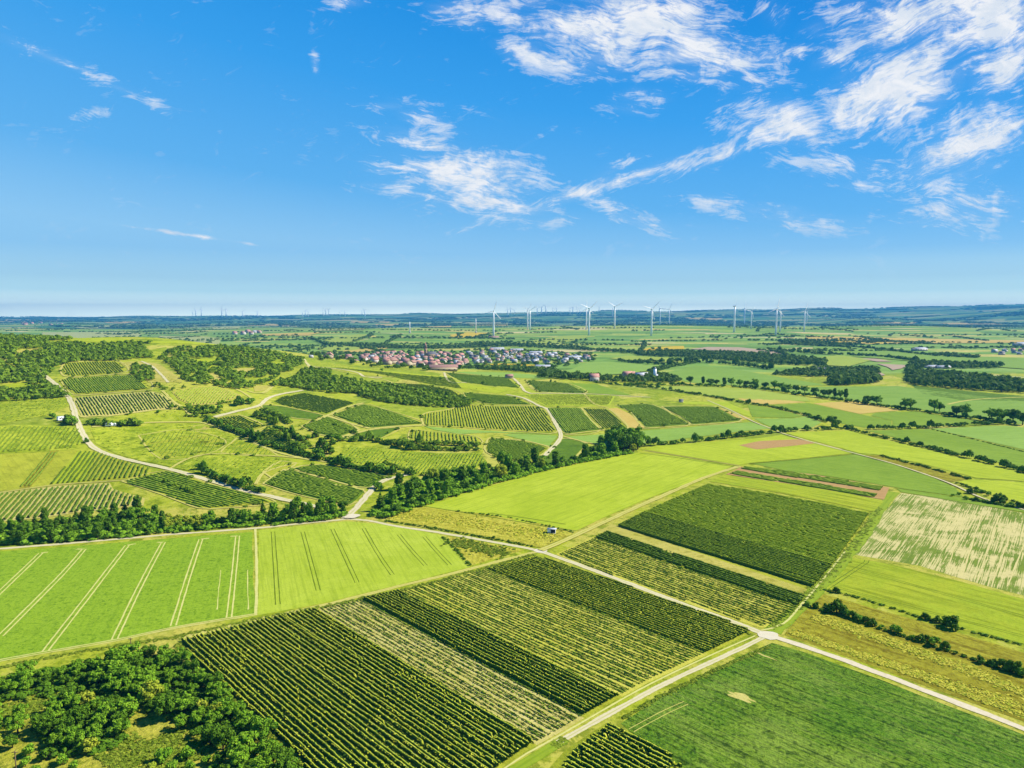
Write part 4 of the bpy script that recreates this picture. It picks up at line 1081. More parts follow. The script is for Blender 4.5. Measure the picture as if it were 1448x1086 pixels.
# lone trees and bushes of the hill
for (x, y, s) in ((101, 601, 3.0), (96, 598, 2.2), (75, 592, 1.8), (135, 600, 1.8), (148, 598, 1.2), (190, 600, 1.4), (197, 600, 1.4), (122, 626, 1.2), (338, 573, 3.0), (354, 571, 2.4), (300, 581, 1.8), (290, 582, 1.6), (280, 584, 1.6), (311, 579, 1.8), (224, 584, 1.2), (436, 622, 1.6), (446, 619, 2.0), (478, 624, 2.2), (455, 634, 2.6), (462, 642, 2.6), (450, 646, 2.4), (470, 629, 1.8), (539, 663, 1.6), (555, 667, 1.6), (283, 664, 1.8), (289, 664, 1.5), (533, 691, 1.6), (538, 694, 1.3), (466, 712, 1.8), (580, 671, 1.8), (745, 652, 1.8), (766, 654, 2.0), (623, 537, 1.6), (564, 514, 1.4), (540, 525, 1.4), (514, 512, 1.2), (683, 543, 1.3), (779, 540, 1.2), (612, 535, .9), (492, 530, 1.1)):
    x_, y_ = P(x, y, 990)
    k = rnd.choice(['shrub_c', 'shrub_a'])
    plant(k, x_, y_, s, 'dark bush dotted among the hillside plots', 'lone bushes dotted over the hillside', 'bush', 'bush')

# ---------------------------------------------------------------- hedges and distant woods (merged leaf clumps)
def low_tree(n, seed):
    r_ = np.random.default_rng(seed)
    d = r_.normal(0, 1, (n, 3)); d /= np.linalg.norm(d, axis=1)[:, None]; d[:, 2] = np.abs(d[:, 2]) * 1.2 - .35
    lum = 1 + .22 * np.sin(3 * np.arctan2(d[:, 1], d[:, 0]) + seed) + r_.uniform(-.12, .12, n)
    c = d * lum[:, None] * [.5, .5, .42] + [0, 0, .52]
    g = Geo()
    quads(g, c, d + r_.normal(0, .3, (n, 3)), r_.uniform(.13, .24, n) * (60 / n) ** .5)
    return np.concatenate(g.V), np.concatenate(g.Q)
LOWT = {n: [low_tree(n, s) for s in range(6)] for n in (26, 44, 80)}

def mass(places, n, name, mat, label=None, cat=None, kind='stuff', group=None):
    """places: (x, y, width, height)"""
    Vs, Qs, tint = [], [], []; m = 0
    for (x, y, w, h) in places:
        V, Q = LOWT[n][rnd.randrange(6)]
        a = rnd.uniform(0, 6.28); ca, sa = math.cos(a), math.sin(a)
        X = (V[:, 0] * ca - V[:, 1] * sa) * w + x; Y = (V[:, 0] * sa + V[:, 1] * ca) * w + y
        Vs.append(np.stack([X, Y, V[:, 2] * h + Hs(x, y) - .06 * h], 1)); Qs.append(Q + m); m += len(V)
        tint.append(np.full(len(V), rnd.random()))
    if not Vs: return
    me = mesh_np(name, np.concatenate(Vs), np.concatenate(Qs), mat)
    at = me.attributes.new('tint', 'FLOAT', 'POINT'); at.data.foreach_set('value', np.concatenate(tint).astype(np.float32))
    return tag(link(name, me), label, cat, group, kind)

EXCL = [pts(e, 1000) for e in GAPS]
def wood(flat, spacing, w, h, n, name, mat, label, dy=0, ymax=1000, thin=0.0):
    pl = [(x, y, w * rnd.uniform(.7, 1.3), h * rnd.uniform(.65, 1.25)) for x, y in scatter(pts(flat, ymax, dy), spacing, 1500, 12) if rnd.random() >= thin and not any(inside(e, x, y) for e in EXCL)]
    return mass(pl, n, name, mat, label, 'wood')

def hedge(flat, step, w, h, n, label, mat=FOLHILL, gap=.0, ymax=1000, name='hedge', cat='hedge', tall=.1):
    c = pts(flat, ymax); pl = []
    for (ax, ay), (bx, by) in zip(c, c[1:]):
        L = math.hypot(bx - ax, by - ay); k = max(1, int(L / step))
        for q in range(k):
            if rnd.random() < gap: continue
            t = (q + rnd.random() * .8) / k
            hh = h * rnd.uniform(.6, 1.2) * (1.9 if rnd.random() < tall else 1)
            pl.append((ax + (bx - ax) * t + rnd.uniform(-.25, .25) * w, ay + (by - ay) * t + rnd.uniform(-.25, .25) * w, w * rnd.uniform(.8, 1.3), hh))
    return mass(pl, n, name, mat, label, cat, kind=None)

# hill woods
wood([-20, 484, 60, 480, 70, 486, 72, 520, 60, 540, 80, 552, 95, 562, 60, 564, -20, 570], 5.4, 6.3, 5.4, 44, 'hillside_wood', FOLHILL, 'broad scrubby wood covering the hill shoulder beside the gravel road', thin=.1)
wood([70, 490, 85, 486, 200, 488, 214, 506, 150, 511, 118, 510, 85, 516, 72, 520], 5.0, 5.9, 5.0, 44, 'hillside_wood', FOLHILL, 'belt of scrub under the bright crest meadow')
wood([-20, 478, 0, 476, 60, 478, 100, 480.5, 60, 482, -20, 484], 5.8, 6.7, 5.0, 44, 'hillside_wood', FOLHILL, 'thin wood along the very crest of the hill')
wood([190, 517, 212, 520, 218, 538, 200, 540, 186, 528], 5.0, 5.2, 4.3, 44, 'hillside_wood', FOLHILL, 'round thicket between the dry meadow and the vineyard')
wood([225, 506, 245, 494, 330, 491.5, 385, 499, 432, 510, 425, 517, 400, 530, 380, 540, 350, 551, 320, 548, 280, 545, 262, 536, 245, 518], 5.6, 5.9, 5.0, 44, 'hillside_wood', FOLHILL, 'patchy scrub wood over the middle of the hill crest', thin=.24)
wood([430, 524, 462, 524, 470, 532, 500, 540, 520, 545, 510, 556, 470, 556, 440, 552, 400, 545, 380, 548, 360, 552, 395, 540, 425, 532], 5.0, 5.9, 5.0, 44, 'hillside_wood', FOLHILL, 'scrub slope below the track over the hill end')
wood([500, 545, 540, 546, 600, 555, 660, 566, 664, 574, 645, 577, 590, 574, 540, 568, 510, 560], 4.8, 6.3, 5.8, 44, 'hillside_wood', FOLHILL, 'dense dark wood band above the dark green plots')
wood([240, 578, 265, 576, 300, 578, 310, 584, 275, 587, 268, 582], 4.3, 4.4, 3.6, 44, 'hillside_wood', FOLHILL, 'thicket under the round brownish vineyard')
for (f_, lb) in (([292, 594, 318, 606, 340, 611], 'dark hedge at the upper end of the long grassy track'), ([336, 611, 365, 625, 400, 636, 440, 647, 492, 657], 'long dark hedge beside the grassy track across the hillside'),
                 ([468, 656, 510, 664, 560, 672], 'low hedge above the dark green plots by the white road'),
                 ([520, 622, 560, 630, 580, 636, 640, 637, 676, 637], 'lower of two hedges between the small vineyard and the meadow'), ([570, 627, 620, 629, 677, 631], 'upper of two hedges between the small vineyard and the meadow'),
                 ([286, 668, 320, 681, 350, 692, 372, 698], 'dark hedge along the gravel road down the hill'), ([380, 609, 400, 620, 415, 630, 432, 637], 'hedge around the terraced plots in the hollow'),
                 ([362, 588, 385, 595, 392, 602], 'orchard rows of bushes above the hollow'), ([372, 582, 400, 592, 410, 600], 'short line of bushes by the gravel track in the hollow'),
                 ([388, 605, 410, 614, 428, 624], 'dark hedge strip in the hollow'), ([128, 601, 200, 602], 'row of bushes beside the two white caravans'),
                 ([460, 619, 476, 621], 'short hedge at the lower corner of the dark plots'), ([484, 623, 504, 625], 'short thick hedge left of the small vineyard')):
    hedge(f_, 3.2, 5.0, 4.0, 44, lb, FOLHILL if 'dark' not in lb else FOLD, tall=.15)
hedge([0, 556, 40, 556, 90, 558], 5, 6, 5, 44, 'bushy hedge above the bright hill meadow')
hedge([160, 487, 190, 484, 215, 486], 5, 5, 3.5, 44, 'bushes at the edge of the crest meadow')
# scrub growing on the banks between the plots
_sc = []
for f_ in VERGE:
    c = pts(f_, 1000)
    for (ax, ay), (bx, by) in zip(c, c[1:]):
        L = math.hypot(bx - ax, by - ay)
        if rnd.random() < .45: continue
        for _ in range(int(L / 9)):
            t = rnd.random()
            if rnd.random() < .6: _sc.append((ax + (bx - ax) * t + rnd.gauss(0, 1.4), ay + (by - ay) * t + rnd.gauss(0, 1.4), rnd.uniform(1.2, 3.6), rnd.uniform(.8, 2.6)))
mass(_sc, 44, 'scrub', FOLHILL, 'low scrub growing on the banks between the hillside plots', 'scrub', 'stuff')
for f_, lb in (([262, 588, 290, 590, 330, 600], 'scrub hedge above the big hill meadow'), ([206, 676, 240, 684, 276, 700], 'dark line of bushes beside the grassy wedge'), ([300, 574, 340, 566, 364, 571], 'bushes under the round brownish plot'),
                 ([404, 611, 425, 622, 440, 633], 'bushy bank on the far side of the hollow'), ([470, 600, 500, 612, 515, 622], 'scrubby bank under the dark triangular plot'), ([545, 656, 580, 668, 610, 674], 'bushes at the lower edge of the striped meadow'),
                 ([690, 644, 720, 654, 752, 655], 'bushes below the rounded dark plot'), ([600, 553, 640, 563, 700, 573], 'scrub line above the long striped vineyard'), ([480, 535, 520, 541, 552, 544], 'scrub line under the bare bank'), ([215, 545, 240, 552, 262, 548], 'bushes along the track to the brownish plot')):
    hedge(f_, 3.4, 3.4, 2.6, 44, lb, FOLHILL, .25, tall=.15)
# right valley hedges
hedge([905, 631, 925, 630, 1000, 623, 1060, 616, 1105, 611], 4.2, 4.6, 3.8, 80, 'hedge with small trees along the upper edge of the lime field', FOLD, .12, tall=.22)
hedge([1105, 611, 1140, 609, 1205, 606], 4.2, 4.2, 3.6, 80, 'hedge with small trees beyond the white path', FOLD, .15, tall=.22)
hedge([1196, 605, 1213, 611, 1241, 618, 1278, 626, 1316, 634.5], 3.2, 3.8, 2.8, 80, 'thin dark hedge below the lone round tree', FOLD, .1, tall=.08)
hedge([1316, 634.5, 1352, 644, 1390, 653, 1470, 674], 3.4, 5, 4.0, 80, 'thick dark hedge along the bright lime strip at the side', FOLD, .12, tall=.12)
hedge([1245, 645, 1300, 659, 1372, 678.5], 2.6, 2.4, 1.6, 44, 'low dark hedge between lime strip and olive strip', FOLD, .03, tall=0)
hedge([1225, 607.5, 1314, 605.5, 1400, 600, 1420, 600], 4, 4.4, 4, 80, 'hedge with bushes above the long pale field', FOLD, .25, tall=.2)
hedge([840, 541, 930, 549.5, 1027, 565], 4, 4.2, 2.8, 44, 'dark hedge line sweeping down from the farmstead', FOLD, .06, 2000)
hedge([1027, 565, 1056, 571, 1090, 575, 1136, 586.5, 1166, 597], 4, 4.2, 2.8, 44, 'dark hedge line under the pale stubble strip', FOLD, .1, 2000)
hedge([880, 545, 950, 545, 1060, 549, 1160, 563, 1230, 573, 1300, 582, 1360, 591, 1440, 601], 6, 6, 4.5, 44, 'continuous dark hedge under the row of valley trees', FOLD, .02, 2000)
hedge([1316, 607, 1390, 625, 1470, 645], 3, 1.6, .9, 26, 'low field boundary between two pale green fields', FOLD, 0, 2000, tall=0)
hedge([1362, 704, 1400, 712, 1470, 724], 2.4, 2.4, 1.8, 44, 'low hedge along the small dry plot', FOLD, .1)
hedge([1352, 683, 1400, 700, 1450, 716], 2.4, 2.2, 1.5, 44, 'low dark hedge behind the small dry plot', FOLD, .1)
hedge([1140, 857, 1210, 878, 1300, 908, 1400, 941, 1470, 963], 1.3, 1.4, .9, 44, 'low scrubby line across the olive meadow', FOLD, .1, tall=0)
hedge([1165, 834, 1220, 847, 1300, 873, 1380, 895, 1470, 919], 1.3, 1.2, .7, 44, 'low dark grass edge under the yellow crop', FOLD, .1, tall=0)
def tufts(flat, band, n, w, h, mat, label, ymax=1000):
    """low clumps of rough grass scattered loosely along a line"""
    c = pts(flat, ymax); seg = [math.dist(a, b) for a, b in zip(c, c[1:])]; tot = sum(seg); pl = []
    for _ in range(n):
        d = rnd.uniform(0, tot); k = 0
        while k < len(seg) - 1 and d > seg[k]: d -= seg[k]; k += 1
        t = d / seg[k]; (ax, ay), (bx, by) = c[k], c[k + 1]
        o = rnd.gauss(0, band * .45); nx, ny = -(by - ay) / seg[k], (bx - ax) / seg[k]
        pl.append((ax + (bx - ax) * t + nx * o, ay + (by - ay) * t + ny * o, w * rnd.uniform(.5, 1.6), h * rnd.uniform(.5, 1.6)))
    return mass(pl, 26, 'grass', mat, label, 'grass')
GRASSY = foliage_mat('dry_grass_tufts', C(226, 218, 70, 1.4), C(240, 230, 88, 1.4), C(196, 206, 56, 1.4), trans=.2)
GRASSG = foliage_mat('green_grass_tufts', C(150, 172, 46, 1.6), C(180, 194, 60, 1.6), C(130, 156, 36, 1.6), trans=.2)
tufts([1118, 894, 1200, 921, 1300, 957, 1400, 994, 1470, 1021], 1.6, 1300, .7, .22, GRASSY, 'yellow rough grass along the pale concrete road')
tufts([1150, 872, 1260, 908, 1360, 944, 1470, 988], 3.2, 1500, .75, .22, GRASSY, 'band of yellow tussocky grass across the olive meadow')
tufts([1118, 893, 1230, 930, 1340, 964, 1470, 1008], 2.6, 1000, .7, .2, GRASSY, 'second band of yellow tussocky grass nearer the pale road')
tufts([252, 911, 330, 992, 400, 1056, 450, 1100], 1.8, 500, .8, .3, GRASSG, 'rough grass between the vineyard and the near wood')
tufts([0, 944, 60, 932, 160, 914, 250, 901, 360, 876, 470, 856, 580, 832, 700, 800, 755, 784], 1.4, 1100, .7, .22, GRASSG, 'grass verge along the top of the near vineyard')
tufts([1088, 914, 1000, 953, 930, 987, 880, 1016], .7, 350, .7, .22, GRASSG, 'grass verge between gravel track and maize')
tufts([800, 1045, 782, 1055], 1.6, 160, .45, .1, GRASSG, 'grass growing over the end of the gravel track')
tufts([1090, 889, 1125, 858, 1158, 826, 1188, 793, 1218, 756, 1242, 717], 3.0, 700, .8, .18, GRASSG, 'long grass on the green track')
tufts([778, 795, 860, 825, 960, 862, 1062, 897], .6, 400, .6, .2, GRASSG, 'grass verge of the gravel road between the vineyards')
tufts([560, 728, 640, 735, 740, 752, 790, 760], 9, 900, 1.2, .4, GRASSY, 'dry tufts in the rough meadow')
tufts([640, 765, 690, 778, 720, 783], 7, 350, 1.1, .4, GRASSG, 'tufts in the rough triangle by the gravel road')
tufts([0, 1010, 60, 1000, 130, 975], 7, 500, .9, .35, GRASSG, 'grass tufts in the clearing below the wood band')
tufts([150, 1080, 210, 1050, 280, 1075], 9, 900, .9, .35, GRASSG, 'grass tufts in the clearing beside the wood edge')
_hp = []
for f_ in ([128, 607, 290, 602, 395, 645, 240, 658, 135, 627], [0, 566, 93, 560, 71, 586, 0, 600], [0, 604, 110, 604, 105, 636, 0, 642], [248, 662, 400, 647, 370, 670, 300, 673], [470, 655, 490, 630, 690, 650, 600, 672], [440, 512, 735, 540, 735, 556, 560, 540], [170, 512, 258, 541, 300, 580, 220, 590]):
    _hp += [(x, y, rnd.uniform(.5, 1.5) * (1.8 if rnd.random() < .1 else 1), rnd.uniform(.25, .7)) for x, y in scatter(pts(f_, 1000), 3.5, 170, 3)]
mass(_hp, 26, 'grass', GRASSG, 'tussocks dotted over the hill meadows', 'grass')
hedge([545, 737, 620, 749, 700, 763, 752, 773], 1.4, 1.2, .8, 44, 'low dark bushes between the gravel road and the rough meadow', FOLD, .1, tall=.05)
hedge([640, 723, 720, 732, 808, 752], 1.6, 1.2, .7, 44, 'low dark edge between rough meadow and lime field', FOLD, .15, tall=.05)
hedge([626, 760, 645, 778, 665, 800], 1.4, 1.2, .9, 44, 'low bushes along the edge of the pale crop', FOLD, .2, tall=.05)

# far woods
FARW = [
 ([1284, 520, 1307, 527, 1387, 535, 1470, 546, 1470, 558, 1377, 552, 1300, 546, 1284, 541], 9, 10, 11, 'long dark wood across the valley at the side'),
 ([1286, 514, 1345, 514.5, 1416, 518, 1410, 521, 1340, 521.5, 1290, 519], 10, 10, 10, 'narrow wood strip above the long dark wood'),
 ([1172, 540, 1190, 531, 1240, 533, 1245, 541, 1200, 545, 1175, 545], 8, 10, 12, 'compact dark wood behind the valley tree row'),
 ([1095, 530, 1150, 523, 1240, 522, 1240, 530, 1150, 533], 9, 10, 9, 'wood around the quarry'),
 ([900, 501, 960, 498, 1080, 502, 1167, 511, 1165, 518, 1090, 515, 1000, 508, 905, 503], 11, 11, 11, 'long dark wood below the yellow field'),
 ([440, 479, 462, 487, 546, 489, 568, 491, 647, 490, 680, 486, 730, 488, 810, 492, 905, 499.5, 900, 501, 800, 494, 720, 490, 650, 493, 590, 494, 560, 493, 460, 488.5], 15, 13, 11, 'winding riverside wood behind the town'),
 ([895, 533, 930, 531, 962, 538, 955, 541, 880, 541], 8, 9, 8, 'trees around the farmstead'),
 ([782, 531, 820, 533, 880, 538, 878, 541, 800, 537, 760, 534], 8, 9, 9, 'tree clump in front of the farm buildings'),
 ([672, 521, 720, 521, 770, 524, 790, 526, 780, 530, 720, 525, 680, 523], 9, 9, 8, 'tree belt below the yellow rape field'),
 ([1100, 483, 1140, 482, 1205, 489, 1200, 492, 1120, 488], 16, 16, 12, 'group of dark trees on the plain at the edge of yellow fields'),
 ([1290, 500, 1340, 502, 1385, 505.5, 1380, 507, 1320, 504], 14, 12, 9, 'wood beside the white shed'),
]
for f_, s_, w_, h_, lb in FARW:
    wood(f_, s_ * .92, w_ * .85, h_ * .9, 44, 'distant_wood', FOLFAR, lb, 0, 6000)
for f_, lb in (([900, 512.5, 985, 512, 1040, 516, 1095, 523], 'hedge with round trees below the long dark wood'), ([918, 527, 950, 519, 990, 512.5], 'slanting hedge up from the farmstead'),
               ([870, 511, 917, 515, 960, 516.5], 'hedge above the sage green field'), ([1100, 497, 1150, 500, 1250, 505, 1300, 512], 'hedge below the long green plain'),
               ([1150, 487, 1230, 493, 1290, 500], 'far hedge between two plains'), ([905, 497, 912, 490, 911, 484], 'short steep hedge beside the yellow field'), ([500, 483, 528, 474], 'slanting hedge between two far fields'), ([545, 486, 567, 474], 'second slanting hedge between far fields')):
    hedge(f_, 9, 9, 8, 26, lb, FOLFAR, .1, 6000)
# scattered far hedgerows and copses on the plain
pl = []
for _ in range(260):
    t = rnd.uniform(-.75, .75); y0 = 1700 * (11000 / 1700) ** rnd.random(); x0 = t * y0
    if abs(x0) < 350 and 1200 < y0 < 2100: continue
    a = rnd.choice([rnd.gauss(.05, .12), rnd.gauss(.1, .1), rnd.gauss(1.3, .3)]); L = rnd.uniform(80, 380) * (1 + y0 / 7000)
    n = int(L / (11 + y0 / 450)); cop = rnd.random() < .25
    for k in range(n):
        if rnd.random() < .12: continue
        q = (k / n - .5) * L; s = rnd.uniform(6, 11) * (1 + y0 / 9000)
        jx, jy = (rnd.gauss(0, 8), rnd.gauss(0, 8)) if not cop else (rnd.gauss(0, 25), rnd.gauss(0, 60))
        pl.append((x0 + q * math.cos(a) + jx * .2, y0 + q * math.sin(a) + jy * (.3 if not cop else 1), s, rnd.uniform(4, 9)))
rnd.shuffle(pl)
mass(pl[:7000], 26, 'far_hedgerows', FOLFAR, 'dark hedgerows and copses scattered over the far plain', 'hedgerows')
pl = []
for _ in range(240):
    t = rnd.uniform(-.8, .8); y0 = rnd.uniform(5600, 15000); x0 = t * y0
    L = rnd.uniform(200, 900); D = rnd.uniform(40, 200)
    for k in range(int(L * D / 2400)):
        pl.append((x0 + rnd.gauss(0, L / 3), y0 + rnd.gauss(0, D / 2), rnd.uniform(40, 60), rnd.uniform(14, 20)))
mass(pl[:9000], 26, 'far_woodland', FOLFAR, 'blue-green woods on the far ridges', 'woodland')

# undergrowth under the near trees
def under(flat, n, s, name, mat, label, dy=0):
    pl = [(x, y, rnd.uniform(.7, 1.4) * s, rnd.uniform(.35, .9) * s) for x, y in scatter(pts(flat, 1000, dy), s * .62, n, 10)]
    mass(pl, 80, name, mat, label, 'undergrowth')
under([-20, 978, 60, 945, 200, 922, 250, 920, 350, 1010, 425, 1090, 430, 1115, 320, 1115, 330, 1060, 250, 1015, 180, 985, 100, 975, -20, 990], 350, 2.4, 'undergrowth', FOLD, 'tangled undergrowth between the trees of the near wood', 6)
under([80, 985, 185, 985, 185, 1000, 170, 1045, 130, 1062, 80, 1060, 50, 1030], 120, 2.4, 'undergrowth', FOLD, 'tangled undergrowth of the clump in the clearing', 6)
under([-15, 771, -15, 748, 60, 741, 190, 727, 225, 733, 290, 738, 300, 738, 380, 730, 450, 722, 486, 724, 486, 733, 430, 739, 300, 748, 170, 761, 60, 769], 420, 3.6, 'undergrowth', FOL, 'scrub filling the ravine belt above the crop fields')
under([522, 729, 545, 712, 556, 697, 580, 684, 620, 676, 680, 668, 740, 660, 790, 658, 830, 645, 850, 634, 895, 641, 850, 649, 760, 668, 680, 690, 600, 715, 545, 733], 500, 4.5, 'undergrowth', FOL, 'scrub filling the long belt along the lime field')

# ---------------------------------------------------------------- buildings
def house_meshes(w, d, h, rh, wall, roof, nm):
    g = Geo(); g.box((0, 0, h / 2 - .5), (w, d, h + 1))
    g.add([[-w / 2, -d / 2, h], [-w / 2, d / 2, h], [-w / 2, 0, h + rh * .96], [w / 2, -d / 2, h], [w / 2, d / 2, h], [w / 2, 0, h + rh * .96]], None, [[0, 2, 1], [3, 4, 5]])
    wm = g.mesh('wall', wall)
    g = Geo(); e = .5; t = .25
    x0, x1 = -w / 2 - e, w / 2 + e; y0 = d / 2 + e; zl = h - rh * e / (d / 2)
    V = []
    for x in (x0, x1):
        V += [[x, -y0, zl], [x, 0, h + rh], [x, y0, zl], [x, y0, zl + t], [x, 0, h + rh + t], [x, -y0, zl + t]]
    g.add(V, [[0, 1, 7, 6], [1, 2, 8, 7], [2, 3, 9, 8], [3, 4, 10, 9], [4, 5, 11, 10], [5, 0, 6, 11], [0, 5, 4, 1], [1, 4, 3, 2], [6, 7, 10, 11], [7, 8, 9, 10]])
    rm = g.mesh('roof', roof)
    g = Geo()
    nw = max(2, int(w / 3))
    for fl in range(max(1, int(h / 2.8))):
        for k in range(nw):
            for s in (-1, 1):
                g.box((-w / 2 + (k + .5) * w / nw, s * (d / 2), 1.6 + fl * 2.8), (1.0, .12, 1.25))
    win = g.mesh('window', GLASS)
    return wm, rm, win

HM = [house_meshes(11, 9, 5.5, 3.6, WALLW, ROOFR, 'a'), house_meshes(13, 9, 5.5, 3.8, WALLC, ROOFR, 'b'), house_meshes(10, 8.5, 5, 3.4, WALLW, ROOFB, 'c'), house_meshes(11, 9, 5.5, 3.0, WALLW, ROOFG, 'd'), house_meshes(16, 10, 5.5, 3.6, WALLC, ROOFB, 'e'), house_meshes(12, 9.5, 6, 2.6, WALLW, ROOFL, 'f')]
HP = {}
def house(kind, x, y, rz, s, label, group, name='house', cat='house'):
    if (kind, name) not in HP:
        o = bpy.data.objects.new(name, None); COL.objects.link(o)
        ch = [link(n, m, o) for n, m in zip(('wall', 'roof', 'window'), HM[kind])]
        HP[(kind, name)] = (o, ch)
    else:
        po, pc = HP[(kind, name)]
        o = po.copy(); COL.objects.link(o)
        for c in pc:
            q = c.copy(); COL.objects.link(q); q.parent = o
    o.location = (x, y, Hs(x, y)); o.rotation_euler = (0, 0, rz); o.scale = (s, s, s)
    return tag(o, label, cat, group)

def town(flat, spacing, maxn, kinds, label, group, ymax=6000, smin=.78, smax=1.08):
    out = scatter(pts(flat, ymax), spacing, maxn)
    base = rnd.uniform(-.5, .5)
    for (x, y) in out:
        k = rnd.choices([q[0] for q in kinds], [q[1] for q in kinds])[0]
        rz = base + rnd.choice([0, math.pi / 2]) + rnd.gauss(0, .14) + .3 * math.sin(x / 90)
        rf = {0: 'red-tiled white', 1: 'red-tiled cream', 2: 'brown-roofed white', 3: 'grey-roofed white', 4: 'long brown-roofed cream', 5: 'flat pale-roofed white'}[k]
        house(k, x, y, rz, rnd.uniform(smin, smax), f'{rf} house {label}', group)
    return out
RED = [(0, 4), (1, 4), (2, 2.5), (4, 2), (3, .8), (5, .8)]
GREY = [(3, 3), (5, 4), (0, 1.5), (2, 1.5)]
occ = []
occ += town([508, 506, 540, 500, 600, 501, 650, 502, 668, 512, 650, 520, 600, 522, 560, 518, 530, 516], 12, 165, RED, 'in the old town quarter around the church', 'houses of the old town quarter')
occ += town([440, 502, 470, 503, 508, 507, 520, 514, 490, 512, 450, 507], 19, 18, RED + [(5, 2)], 'in the outskirts near the hill crest', 'houses of the outskirts by the hill')
occ += town([660, 500, 690, 497, 730, 497, 775, 502, 840, 506, 842, 510, 800, 515, 760, 514, 700, 513, 670, 516], 15, 88, GREY, 'in the newer pale-roofed quarter of the town', 'houses of the newer quarter')
occ += town([1395, 497, 1450, 494, 1470, 496, 1470, 502, 1400, 502], 24, 16, RED + GREY, 'in the village on the far plain', 'houses of the village on the plain')
town([60, 456, 100, 457, 100, 463, 20, 464, 20, 461], 60, 12, GREY + RED, 'in the hazy hamlet beyond the hill crest', 'houses of the hazy hamlet', 9000, 1.6, 2.2)
town([330, 471, 372, 470, 372, 473, 330, 474], 40, 9, RED, 'in the hamlet on the plain behind the hill', 'houses of the hamlet behind the hill', 9000, 1.3, 1.8)
# trees in the town
tp = scatter(pts([440, 500, 540, 497, 640, 497, 700, 493, 840, 501, 845, 511, 790, 521, 700, 520, 640, 526, 560, 522, 500, 516, 440, 507], 6000), 17, 700)
tp = [(x, y, rnd.uniform(6, 10), rnd.uniform(4, 8)) for x, y in tp if all((x - a) ** 2 + (y - b) ** 2 > 64 for a, b in occ)]
mass(tp, 44, 'town_trees', FOLFAR, 'garden trees scattered among the houses of the town', 'trees')
# bigger sheds
def shed(px, py, s, label, kind=5, ymax=6000):
    x, y = P(px, py, ymax); o = house(kind, x, y, rnd.uniform(-.2, .3), s, label, None, 'warehouse', 'warehouse'); o.scale = (s * 1.15, s * .9, s * .42)
shed(703, 496, 2.6, 'large pale warehouse at the back edge of the town, leftmost of the big sheds')
shed(731, 497.5, 2.4, 'large pale warehouse at the back edge of the town, beside a tree clump')
shed(757, 501, 2.2, 'pale warehouse in the middle of the newer town quarter')
shed(812, 508, 2.2, 'pale shed at the tip of the newer town quarter')
shed(698, 478, 2.2, 'low farm shed at the foot of the lone wind turbine', 4)
shed(627, 523.5, 2.0, 'long stone-coloured building at the near edge of the old town', 4)
shed(768, 521, 1.9, 'pale shed next to the yellow rape field')
shed(1300, 496, 2.6, 'long white shed on the far plain beside dark wood')
shed(1444, 489, 3.2, 'very large white hall behind the village on the plain')
shed(1160, 525, 1.8, 'grey roofed hall hidden in the wood by the quarry', 3)
shed(1318, 520.5, 1.6, 'white shed between two dark woods')
shed(1333, 521, 1.6, 'second white shed between two dark woods, nearer the white road')
for (x, y, k, s, lb) in ((840, 539, 0, 1.1, 'red-roofed white farmhouse among trees at the near edge of the valley'), (887, 534, 1, 1.0, 'red-roofed cream house of the farmstead'), (893, 533, 0, .9, 'small white house of the farmstead beside the cream one'), (905, 535.5, 5, 1.0, 'long low white barn of the farmstead'), (911, 533, 5, .8, 'small white outbuilding above the long white barn'), (926, 535, 5, .7, 'white outbuilding at the foot of the white silo'), (963, 569, 3, .42, 'tiny pale shed on the bright slope above the dark vineyard'), (720, 535, 4, .6, 'brown-roofed hut at the bend of the track over the hill'), (440, 506, 5, .45, 'white building at the end of the hill crest')):
    x_, y_ = P(x, y, 3000); house(k, x_, y_, rnd.uniform(-.4, .4), s, lb, None)

# church
x_, y_ = P(602, 506, 3000)
ch = link('church', None, None, (x_, y_, Hs(x_, y_)), .25)
tag(ch, 'church with slim pointed spire rising over the red-roofed old town', 'church')
g = Geo(); g.box((12, 0, 4), (22, 11, 9)); link('wall', g.mesh('wall', STONE), ch)
g = Geo(); g.add([[1, -6, 8.4], [1, 6, 8.4], [1, 0, 15], [24, -6, 8.4], [24, 6, 8.4], [24, 0, 15]], [[0, 3, 5, 2], [1, 2, 5, 4]], [[0, 2, 1], [3, 4, 5]]); link('roof', g.mesh('roof', ROOFG), ch)
g = Geo(); g.box((0, 0, 11), (6.5, 6.5, 23)); tw = link('tower', g.mesh('tower', STONE), ch)
g = Geo(); g.add([[-3.6, -3.6, 22.4], [3.6, -3.6, 22.4], [3.6, 3.6, 22.4], [-3.6, 3.6, 22.4], [0, 0, 39]], [[0, 3, 2, 1]], [[0, 1, 4], [1, 2, 4], [2, 3, 4], [3, 0, 4]]); link('spire', g.mesh('spire', ROOFB), ch)
g = Geo()
for s in (-1, 1): g.box((0, s * 3.25, 18), (1.4, .2, 3)); g.box((s * 3.25, 0, 18), (.2, 1.4, 3))
link('louvre', g.mesh('louvre', DARK), tw)
g = Geo()
for k in range(4):
    for s in (-1, 1): g.box((5 + k * 5, s * 5.5, 4.4), (1.3, .2, 4.4))
link('window', g.mesh('window', GLASS), ch)

# silo at the farmstead
x_, y_ = P(926, 536, 3000)
si = link('silo', None, None, (x_, y_, Hs(x_, y_)))
tag(si, 'tall slim white silo standing in the farmstead trees', 'silo')
g = Geo(); g.tube([(0, 0, -.5), (0, 0, 15)], [2.2, 2.2], 14); link('body', g.mesh('body', WHITE, True), si)
g = Geo(); g.tube([(0, 0, 15), (0, 0, 17)], [2.35, .3], 14); link('roof', g.mesh('roof', ROOFL), si)

